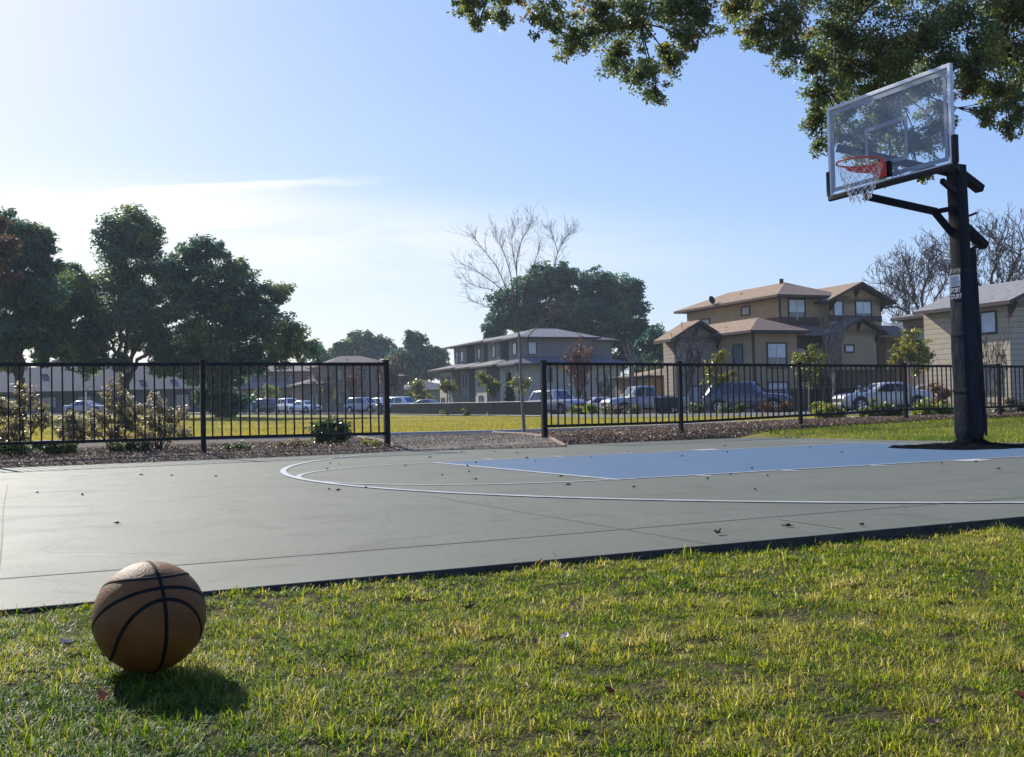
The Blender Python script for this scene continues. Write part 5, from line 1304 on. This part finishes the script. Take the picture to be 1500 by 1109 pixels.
for x, z in ((-7.6,4.9),(-3.0,4.9),(2.2,5.0),(7.8,3.9),(4.2,3.9)):
    y = -1 + (z-2.75)/3.2*7; MB().cbox((x, y-.1, z+.15), .7, .5, .16).build('roof_vent', m_frame, ro)
for x in (-14, -10, -6, -2, 2, 6.0, 9.2): h.win(x, 1.5, 1.5, 1.2, 0, mull=1, m=m_glasswin)
h = House('gable_hall', 118, 150, 'brown gable rising behind the pale grey roof of the long low hall', rz=.10, group=None)
h.root['category'] = 'hall'
h.wall(-5, 5, 0, 10, 0, 6.3, B1); h.gable(-5, 5, 0, 10, 6.1, 8.4, RP, 1.0, B1, fascia=m_frame, brackets=False); h.win(0, 7.0, 1.2, .7, 0, mull=1, m=m_dim)

# ================================================================== CARS
m_tyre = mat('tyre_rubber', (.018,.018,.018), .85, .2, 20); m_rimm = mat('alloy_rim', (.45,.45,.46), .3, .1, 20, metal=.7)
m_carglass = mat('car_glass', (.02,.028,.036), .06, .1, 3, spec=.9); m_lamp = mat('headlamp_glass', (.62,.64,.66), .15, .1, 10, spec=.8); m_tail = mat('tail_lamp', (.28,.015,.012), .25, .1, 10)
m_plastic = mat('black_trim_plastic', (.022,.022,.024), .6, .2, 20)
def paint(n, c): return mat(n, c, .28, .04, 2, spec=.5, coat=.8)
CP = {'white': paint('white_car_paint', (.72,.71,.68)), 'silver': paint('silver_car_paint', (.33,.335,.33)), 'grey': paint('grey_car_paint', (.075,.082,.095)), 'dark': paint('dark_car_paint', (.028,.032,.042)), 'cream': paint('champagne_car_paint', (.60,.55,.46)), 'blue': paint('dark_blue_car_paint', (.03,.05,.10))}
SPEC = {  # length, half width, belt z, roof z, hood z, clearance, hood end, windscreen top, roof end, rear base (fractions of length from the nose)
 'suv':    (4.75, .94, 1.08, 1.76, 1.06, .26, .27, .40, .90, .985),
 'sedan':  (4.75, .90, .94, 1.44, .92, .18, .27, .43, .73, .88),
 'pickup': (5.7, .98, 1.12, 1.86, 1.12, .32, .24, .34, .58, .62)}
def make_car(kind, col):
    L_, hw, zb, zr, zh, cl, fh, fw_, fr_, fe = SPEC[kind]
    parts = {}
    X = lambda f: L_/2 - f*L_
    # lower body: sections along the length
    secs = []
    prof = [(0,.62*zh+.1,.74),(.02,.86*zh,.86),(.06,.94*zh,.94),(.15,zh,.985),(fh,zb,1.0),(.5,zb,1.0),(.72,zb+.01,1.0),(.88,zb+.02,.985),(.96,zb+.0,.95),(.99,zb*.93,.90),(1.0,zb*.84,.86)]
    if kind == 'sedan': prof[7] = (.86,zb+.06,.98); prof[8] = (.95,zb+.05,.95)
    for f, zt, wf in prof:
        w = hw*wf; lo = cl + (.10 if f < .03 or f > .985 else 0); x = X(f)
        half = [(0,lo),(w*.80,lo),(w*.95,lo+.10),(w,lo+.28),(w*1.0,(lo+zt)*.56),(w*.985,zt-.10),(w*.93,zt-.015),(w*.80,zt+.012),(w*.4,zt+.03),(0,zt+.035)]
        secs.append([Vector((x, y, z)) for y, z in half] + [Vector((x, -y, z)) for y, z in half[-2:0:-1]])
    body = MB(); body.ring(secs)
    # greenhouse: belt outline to roof outline
    def ringz(z, xf, xr, w, inset=0): 
        xs_ = [xf-inset, xf*.55+xr*.45, xr+inset]
        return [Vector((xf-inset*1.0, w*.72, z)), Vector((xf-.18, w, z)), Vector(((xf+xr)/2, w*1.0, z)), Vector((xr+.18, w, z)), Vector((xr, w*.74, z)), Vector((xr, -w*.74, z)), Vector((xr+.18, -w, z)), Vector(((xf+xr)/2, -w, z)), Vector((xf-.18, -w, z)), Vector((xf-inset*1.0, -w*.72, z))]
    r0 = ringz(zb-.02, X(fh-.005), X(fe), hw*.94); r1 = ringz(zr-.07, X(fw_), X(fr_), hw*.76); r2 = ringz(zr-.02, X(fw_)-.12, X(fr_)+.10, hw*.70); r3 = ringz(zr, X(fw_)-.35, X(fr_)+.3, hw*.50)
    cabin = MB(); cabin.ring([r0, r1, r2, r3])
    body.ring([r0, r1, r2, r3])
    # glass: quads set just proud of the cabin faces between pillars
    gl = MB()
    def lerp2(i, j, s, t): return (r0[i].lerp(r0[j], s)).lerp(r1[i].lerp(r1[j], s), t)
    def pane(i, j, s0, s1, t0=.10, t1=.93):
        q = [lerp2(i,j,s0,t0), lerp2(i,j,s1,t0), lerp2(i,j,s1,t1), lerp2(i,j,s0,t1)]
        n = (q[1]-q[0]).cross(q[3]-q[0]).normalized(); c = sum(q, Vector())/4
        if n.dot(c - Vector((0,0,zb))) < 0: n = -n
        gl.add([p + n*.012 for p in q] + [p - n*.01 for p in q], [(0,1,2,3),(0,4,5,1),(1,5,6,2),(2,6,7,3),(3,7,4,0)])
    for a, b_, c, d in ((1,2,2,3),(8,7,7,6)):
        pane(a,b_,.10,.93); pane(c,d,.05,.55 if kind != 'pickup' else .92)
        if kind == 'suv': pane(c,d,.62,.93)
    def pane4(a, b_, m0=.06, m1=.94):
        q = [r0[a].lerp(r0[b_], m0).lerp(r1[a].lerp(r1[b_], m0), .10), r0[a].lerp(r0[b_], m1).lerp(r1[a].lerp(r1[b_], m1), .10), r0[a].lerp(r0[b_], m1).lerp(r1[a].lerp(r1[b_], m1), .95), r0[a].lerp(r0[b_], m0).lerp(r1[a].lerp(r1[b_], m0), .95)]
        n = (q[1]-q[0]).cross(q[3]-q[0]).normalized()
        if n.x*(1 if a == 0 else -1) < 0: n = -n
        gl.add([p + n*.012 for p in q] + [p - n*.01 for p in q], [(0,1,2,3),(0,4,5,1),(1,5,6,2),(2,6,7,3),(3,7,4,0)])
    pane4(0, 9); pane4(4, 5)
    trim = MB()
    trim.box(X(.012)-.0, X(.0)+.012, -hw*.50, hw*.50, zh*.56, zh*.74); trim.box(X(.03), X(-.004), -hw*.70, hw*.70, cl+.04, cl+.20); trim.box(X(1.004), X(.97), -hw*.74, hw*.74, cl+.06, cl+.22)
    for s in (-1,1): trim.box(X(.78), X(.24), s*hw*.985-.012, s*hw*.985+.012, cl+.02, cl+.14)
    if kind == 'pickup':
        body.v = body.v; trim.box(X(.985), X(.64), -hw*.80, hw*.80, zb+.04, zb+.055)
    wheels = []
    wr = .345 if kind == 'sedan' else .385
    for f in (.175, .80 if kind != 'pickup' else .77):
        for s in (-1,1): wheels.append(((X(f), s*(hw-.085), wr), s, wr))
    arch = []
    for (c, s, r) in wheels:
        arch.append(MB())
        pts = [(c[0]+(r+.075)*math.cos(t), c[1]+s*.098, c[2]+.02+(r+.075)*math.sin(t)) for t in np.linspace(0, math.pi, 13)]
        arch[-1].add(pts + [(x, y-s*.1, z) for x, y, z in pts], [tuple(range(13))] + [(i,i+1,14+i,13+i) for i in range(12)])
    lamps = []
    for s in (-1,1):
        m_ = MB(); m_.add([(X(.0)+.014, s*hw*.50, zh*.60), (X(.012)+.014, s*hw*.72, zh*.60), (X(.06)+.01, s*hw*.90, zh*.70), (X(.06)+.01, s*hw*.90, zh*.82), (X(.015)+.016, s*hw*.74, zh*.80), (X(.005)+.014, s*hw*.52, zh*.72)], [(0,1,2,3,4,5)]); lamps.append(('headlight', m_lamp, m_))
        m_ = MB(); m_.box(X(1.0)-.015, X(.955), s*hw*.70-.09*1, s*hw*.70+.17, zb*.72, zb*.90); lamps.append(('tail_light', m_tail, m_))
    mir = [MB(), MB()]
    for s in (-1,1): mir[max(0,s)].cbox((X(fh)-.30, s*(hw+.10), zb+.08), .10, .22, .15)
    return dict(body=body, glass=gl, trim=trim, wheels=wheels, arch=arch, lamps=lamps, mir=mir)
def place_car(kind, col, px, Y, heading, label, name=None, simple=False):
    p = W(px, 600, Y); p.z = tz(p.x, p.y) + .06
    root = empty(name or {'suv':'parked_suv','sedan':'parked_car','pickup':'pickup_truck'}[kind], p, heading, label, {'suv':'SUV','sedan':'car','pickup':'pickup truck'}[kind], 'vehicles parked along the far side of the field')
    d = make_car(kind, col)
    d['body'].build('body', CP[col], root, smooth='auto')
    d['glass'].build('window_glass', m_carglass, root); d['trim'].build('bumper_trim', m_plastic, root); [a_.build('wheel_arch', m_plastic, root) for a_ in d['arch']]; [a_.build('mirror', CP[col], root, bevel=.02) for a_ in d['mir']]
    for n, m, b in d['lamps']: b.build(n, m, root)
    for c, s, r in d['wheels']:
        w = MB(); rings = []
        for y, rr in ((-.10, r*.90), (-.085, r), (.085, r), (.10, r*.90), (.10, r*.64)):
            rings.append([Vector((c[0]+rr*math.cos(t), c[1]+s*y, c[2]+rr*math.sin(t))) for t in np.linspace(0, 6.2832, 25)[:-1]])
        w.ring(rings); wo = w.build('wheel', m_tyre, root, smooth='auto')
        rm = MB(); y0 = c[1]+s*.101
        rm.tube([(c[0], y0-s*.01, c[2]), (c[0], y0+s*.012, c[2])], r*.16, 8)
        for k in range(5):
            a = 6.2832*k/5; rm.bar((c[0], y0, c[2]), (c[0]+r*.62*math.cos(a), y0, c[2]+r*.62*math.sin(a)), .085, .014, (0,1,0))
        rr_ = [Vector((c[0]+r*.62*math.cos(t), y0+s*.005, c[2]+r*.62*math.sin(t))) for t in np.linspace(0, 6.2832, 25)]
        rm.tube(rr_, .022, 5, False); rm.build('rim', m_rimm, wo)
    return root
# heading: direction of the nose, 0 = towards +x (right of the photo)
place_car('suv', 'silver', 816, 74, -.95, 'silver SUV parked just left of the right fence end post')
place_car('sedan', 'white', 872, 92, math.pi+.35, 'white car seen over the low shrubs, third vehicle right of the sapling'.replace('third vehicle right of the sapling','between the silver SUV and the pickup'))
place_car('pickup', 'silver', 945, 70, math.pi+.30, 'silver pickup truck with a dark load bed behind the right fence')
place_car('suv', 'grey', 1096, 60, -.42, 'dark grey parked SUV in front of the brown house')
place_car('sedan', 'cream', 1292, 54, math.pi+.15, 'champagne coloured car parked before the brown house porch, left of the hoop pole')
place_car('sedan', 'silver', 1352, 64, math.pi-.2, 'silver car half hidden behind the tail of the champagne coloured car')
place_car('suv', 'white', 592, 112, -.70, 'white SUV parked right of the fence end post in the gap')
place_car('suv', 'silver', 535, 118, -.6, 'silver grey SUV behind the last pickets of the left fence')
place_car('suv', 'white', 563, 122, -.9, 'white vehicle half hidden by the left fence end post')
place_car('sedan', 'blue', 630, 108, -.55, 'dark blue car right of the white SUV, left of the grey house corner')
place_car('suv', 'white', 424, 126, -1.0, 'white van like vehicle behind the left fence, tallest of that row')
place_car('sedan', 'white', 447, 122, -.8, 'low white car right of the tallest white vehicle behind the left fence')
place_car('suv', 'dark', 398, 130, -.5, 'dark SUV left of the white vehicles behind the left fence')
place_car('sedan', 'white', 377, 134, -.6, 'white car nose left of the dark SUV')
place_car('sedan', 'silver', 128, 112, -.2, 'pale car far behind the left fence before the low hall')

# ------------------------------------------------------------------ street things
# low dark mesh fence along the car park
m_mesh = mat('dark_green_mesh', (.018,.024,.025), .9, .3, 8, spec=.1); m_rail = mat('galvanised_rail', (.13,.15,.16), .6, .1, 10, metal=.3)
def low_fence(a, b, n, h0, label, solid=.85, name='mesh_fence', side=-.6):
    pts = [Vector(a).lerp(Vector(b), i/n) for i in range(n+1)]
    pts = [Vector((p.x, p.y, tz(p.x, p.y))) for p in pts]
    root = empty(name, pts[0], 0, label, 'fence'); o0 = pts[0]
    for p in pts: MB().tube([p-o0-Vector((0,0,.1)), p-o0+Vector((0,0,h0+.02))], .035, 6).build('post', m_rail, root)
    mb = MB(); ra = MB()
    for p, q in zip(pts, pts[1:]):
        p, q = p-o0, q-o0; ra.tube([p+Vector((0,0,h0)), q+Vector((0,0,h0))], .03, 6); ra.tube([p+Vector((0,0,.08)), q+Vector((0,0,.08))], .02, 5)
        m = 60
        for i in range(m):
            for sl in (-1, 1):
                s0 = i/m; s1 = min(1, max(0, s0 + sl*5/m)); f = abs(s1-s0)/(5/m)
                mb.bar(p.lerp(q, s0)+Vector((0,0,.1)), p.lerp(q, s1)+Vector((0,0,.1+(h0-.14)*f)), .017, .017)
    ra.build('rail', m_rail, root); mb.build('mesh', m_mesh, root)
low_fence((-11.4, 101.8), (1.9, 71.2), 12, 1.02, 'low dark mesh fence with a pale rail between the field and the grey house')
low_fence((15.9, 71.5), (34.5, 72.5), 8, 1.55, 'long mesh fence with a pale rail in front of the brown house porch')
# dark screen hedge / bin enclosure left
mb = MB(); 
b0 = W(556, 604, 100); b0.z = tz(b0.x, b0.y); bn = empty('litter_bin', b0, 0, 'dark blue litter bin on the field edge left of the white SUV', 'bin')
mb.ring([[Vector((r*math.cos(t), r*math.sin(t), z)) for t in np.linspace(0, 6.2832, 17)[:-1]] for r, z in ((.28,0),(.34,.85),(.36,.86),(.36,.93),(.30,.98))]); mb.build('drum', CP['blue'], bn, smooth='auto')
MB().tube([(0,0,.98),(0,0,1.10)], .26, 12).build('lid', m_black, bn)
b0 = W(126, 604, 104); b0.z = tz(b0.x, b0.y); lp = empty('bollard_lamp', b0, 0, 'pale slim post with a curved arm in front of the low hall', 'lamp post')
MB().tube([(0,0,-.1),(0,0,2.3)], .09, 8).build('pole', m_frame, lp)
mb = MB(); mb.tube([(.02,0,2.25),(.2,0,2.7),(.6,0,2.9),(1.1,0,2.75),(1.35,0,2.5)], .035, 6); mb.build('arm', m_rail, lp)
b0 = W(461, 606, 104); b0.z = tz(b0.x, b0.y); lp = empty('shelter_post', b0, 0, 'pale grey post at the left corner of the brown hipped roof house', 'post')
mb = MB(); mb.bar((0,0,-.1), (0,0,3.1), .3, .3, (1,0,0)); mb.build('shaft', m_rail, lp); MB().box(-.22,.22,-.22,.22,3.1,3.2).build('cap', m_rail, lp)
b0 = W(976, 604, 66); b0.z = tz(b0.x, b0.y); cr_o = empty('cargo_trailer', b0, -.1, 'dark boxy trailer at the tail of the silver pickup', 'trailer')
mb = MB(); mb.box(-.75,.75,-.5,.5,.42,1.05); mb.box(-.8,.8,-.55,.55,1.05,1.1); mb.build('box', m_plastic, cr_o, bevel=.03)
for s in (-1,1): MB().tube([(.0,s*.56,.28),(.0,s*.70,.28)], .28, 16).build('wheel', m_tyre, cr_o)

# ================================================================== SKY AND SUN
SAZ, SEL = R(35), R(32)            # sun: degrees left of the view direction, elevation
w = bpy.data.worlds.new('World'); sc.world = w; w.use_nodes = True
nt = w.node_tree; L = nt.links; bg = nt.nodes['Background']
sky = nt.nodes.new('ShaderNodeTexSky'); sky.sky_type = 'NISHITA'; sky.sun_disc = False
sky.sun_elevation = SEL; sky.sun_rotation = -SAZ; sky.air_density = 1.0; sky.dust_density = .6; sky.ozone_density = 2.2; sky.altitude = 10
tc = nt.nodes.new('ShaderNodeTexCoord'); sep = nt.nodes.new('ShaderNodeSeparateXYZ'); L.new(tc.outputs['Generated'], sep.inputs[0])
def M(op, a, b=None, c=None, clamp=False):
    n = nt.nodes.new('ShaderNodeMath'); n.operation = op; n.use_clamp = clamp
    for i, v in enumerate((a, b, c)):
        if v is None: continue
        if isinstance(v, (int, float)): n.inputs[i].default_value = v
        else: L.new(v, n.inputs[i])
    return n.outputs[0]
def MR(x, a, b, c=0, d=1):
    n = nt.nodes.new('ShaderNodeMapRange'); n.interpolation_type = 'SMOOTHSTEP'; L.new(x, n.inputs[0])
    for i, v in zip((1,2,3,4), (a,b,c,d)): n.inputs[i].default_value = v
    return n.outputs[0]
yy = M('MAXIMUM', sep.outputs['Y'], .05); ax = M('DIVIDE', sep.outputs['X'], yy); ez = M('DIVIDE', sep.outputs['Z'], yy)
cmb = nt.nodes.new('ShaderNodeCombineXYZ'); L.new(M('MULTIPLY', ax, 2.2), cmb.inputs[0]); L.new(M('MULTIPLY', ez, 13), cmb.inputs[1])
nz1 = nt.nodes.new('ShaderNodeTexNoise'); nz1.inputs['Scale'].default_value = 1.6; nz1.inputs['Detail'].default_value = 9; nz1.inputs['Roughness'].default_value = .62; nz1.inputs['Distortion'].default_value = .5
L.new(cmb.outputs[0], nz1.inputs['Vector'])
cm2 = nt.nodes.new('ShaderNodeCombineXYZ'); L.new(M('MULTIPLY', ax, 16), cm2.inputs[0]); L.new(M('MULTIPLY', ez, 60), cm2.inputs[1])
nz2 = nt.nodes.new('ShaderNodeTexNoise'); nz2.inputs['Scale'].default_value = 1.3; nz2.inputs['Detail'].default_value = 6; L.new(cm2.outputs[0], nz2.inputs['Vector'])
wob = M('MULTIPLY', M('SUBTRACT', nz1.outputs['Fac'], .5), .03); wob2 = M('MULTIPLY', M('SUBTRACT', nz2.outputs['Fac'], .5), .014)
e1 = M('ADD', M('ADD', ez, wob2), M('MULTIPLY', M('POWER', M('MAXIMUM', M('MULTIPLY', ax, -1.0), 0), 2.0), .02))
# thin streak with a crisp upper edge, thick and white at the left
top = M('SUBTRACT', .2215, M('MULTIPLY', ax, -.018))
band = M('MULTIPLY', MR(M('SUBTRACT', e1, top), -.004, .003, 1, 0), MR(M('SUBTRACT', e1, top), -.055, -.004, 0, 1))
bandx = MR(ax, -.36, -.14, 1, 0)
thin = M('MULTIPLY', M('MULTIPLY', MR(M('SUBTRACT', e1, top), -.0032, .0022, 1, 0), MR(M('SUBTRACT', e1, top), -.011, -.0035, 0, 1)), MR(ax, -.22, -.07, 1, 0))
veil = M('MULTIPLY', MR(M('ADD', ez, wob), .06, .17, 0, 1), MR(M('ADD', ez, M('ADD', wob, M('MULTIPLY', ax, .10))), .15, .21, 1, 0))
veil = M('MULTIPLY', veil, MR(nz1.outputs['Fac'], .34, .64, .40, 1))
veilx = MR(ax, -.35, .42, 1.0, .0)
cl = M('ADD', M('ADD', M('MULTIPLY', M('MULTIPLY', band, bandx), .75), M('MULTIPLY', thin, .55)), M('MULTIPLY', M('MULTIPLY', veil, veilx), .95), clamp=True)
mixc = nt.nodes.new('ShaderNodeMix'); mixc.data_type = 'RGBA'; mixc.blend_type = 'MIX'
# soften the sky's range towards the sun (thin high haze) and keep it periwinkle
tn = nt.nodes.new('ShaderNodeVectorMath'); tn.operation = 'MULTIPLY'; L.new(sky.outputs[0], tn.inputs[0]); tn.inputs[1].default_value = (.88, .88, 1.10)
sp_ = nt.nodes.new('ShaderNodeSeparateXYZ'); L.new(tn.outputs[0], sp_.inputs[0]); cb_ = nt.nodes.new('ShaderNodeCombineXYZ')
for i, (k_, g_) in enumerate(((.775, .82), (.80, .67), (.945, .20))):
    L.new(M('MULTIPLY', M('POWER', sp_.outputs[i], g_), k_*.1549**(g_-1)*1.0), cb_.inputs[i])
sc_ = cb_
L.new(cl, mixc.inputs['Factor']); L.new(sc_.outputs[0], mixc.inputs['A'])
CLOUD = 6.7
mixc.inputs['B'].default_value = (CLOUD, CLOUD*1.01, CLOUD*1.03, 1)
L.new(mixc.outputs['Result'], bg.inputs['Color']); bg.inputs['Strength'].default_value = .108
sl = bpy.data.lights.new('sun', 'SUN'); sl.energy = 5.0; sl.angle = R(.53); sl.color = (1, .95, .87)
so = bpy.data.objects.new('sun', sl); COL.objects.link(so)
sd = Vector((-math.sin(SAZ)*math.cos(SEL), math.cos(SAZ)*math.cos(SEL), math.sin(SEL)))
so.rotation_euler = sd.to_track_quat('Z', 'Y').to_euler()
sc.view_settings.view_transform = 'Standard'; sc.view_settings.look = 'None'; sc.view_settings.gamma = 1; sc.view_settings.exposure = .52
sc.cycles.max_bounces = 6; sc.cycles.transparent_max_bounces = 16; sc.cycles.caustics_reflective = False; sc.cycles.caustics_refractive = False

# ------------------------------------------------------------------ hazy air between the camera and the far trees
hz_m = bpy.data.materials.new('hazy_air'); hz_m.use_nodes = True; nt = hz_m.node_tree
for n in list(nt.nodes):
    if n.type == 'BSDF_PRINCIPLED': nt.nodes.remove(n)
pv = nt.nodes.new('ShaderNodeVolumePrincipled'); pv.inputs['Color'].default_value = (.72, .86, 1, 1); pv.inputs['Density'].default_value = .00030; pv.inputs['Anisotropy'].default_value = .3
nt.links.new(pv.outputs[0], nt.nodes['Material Output'].inputs['Volume'])
hz = MB().box(-3100, 3100, -80, 4350, -60, 34).build('haze', hz_m); tag(hz, 'thin pale haze in the air over the field', 'haze', kind='stuff')
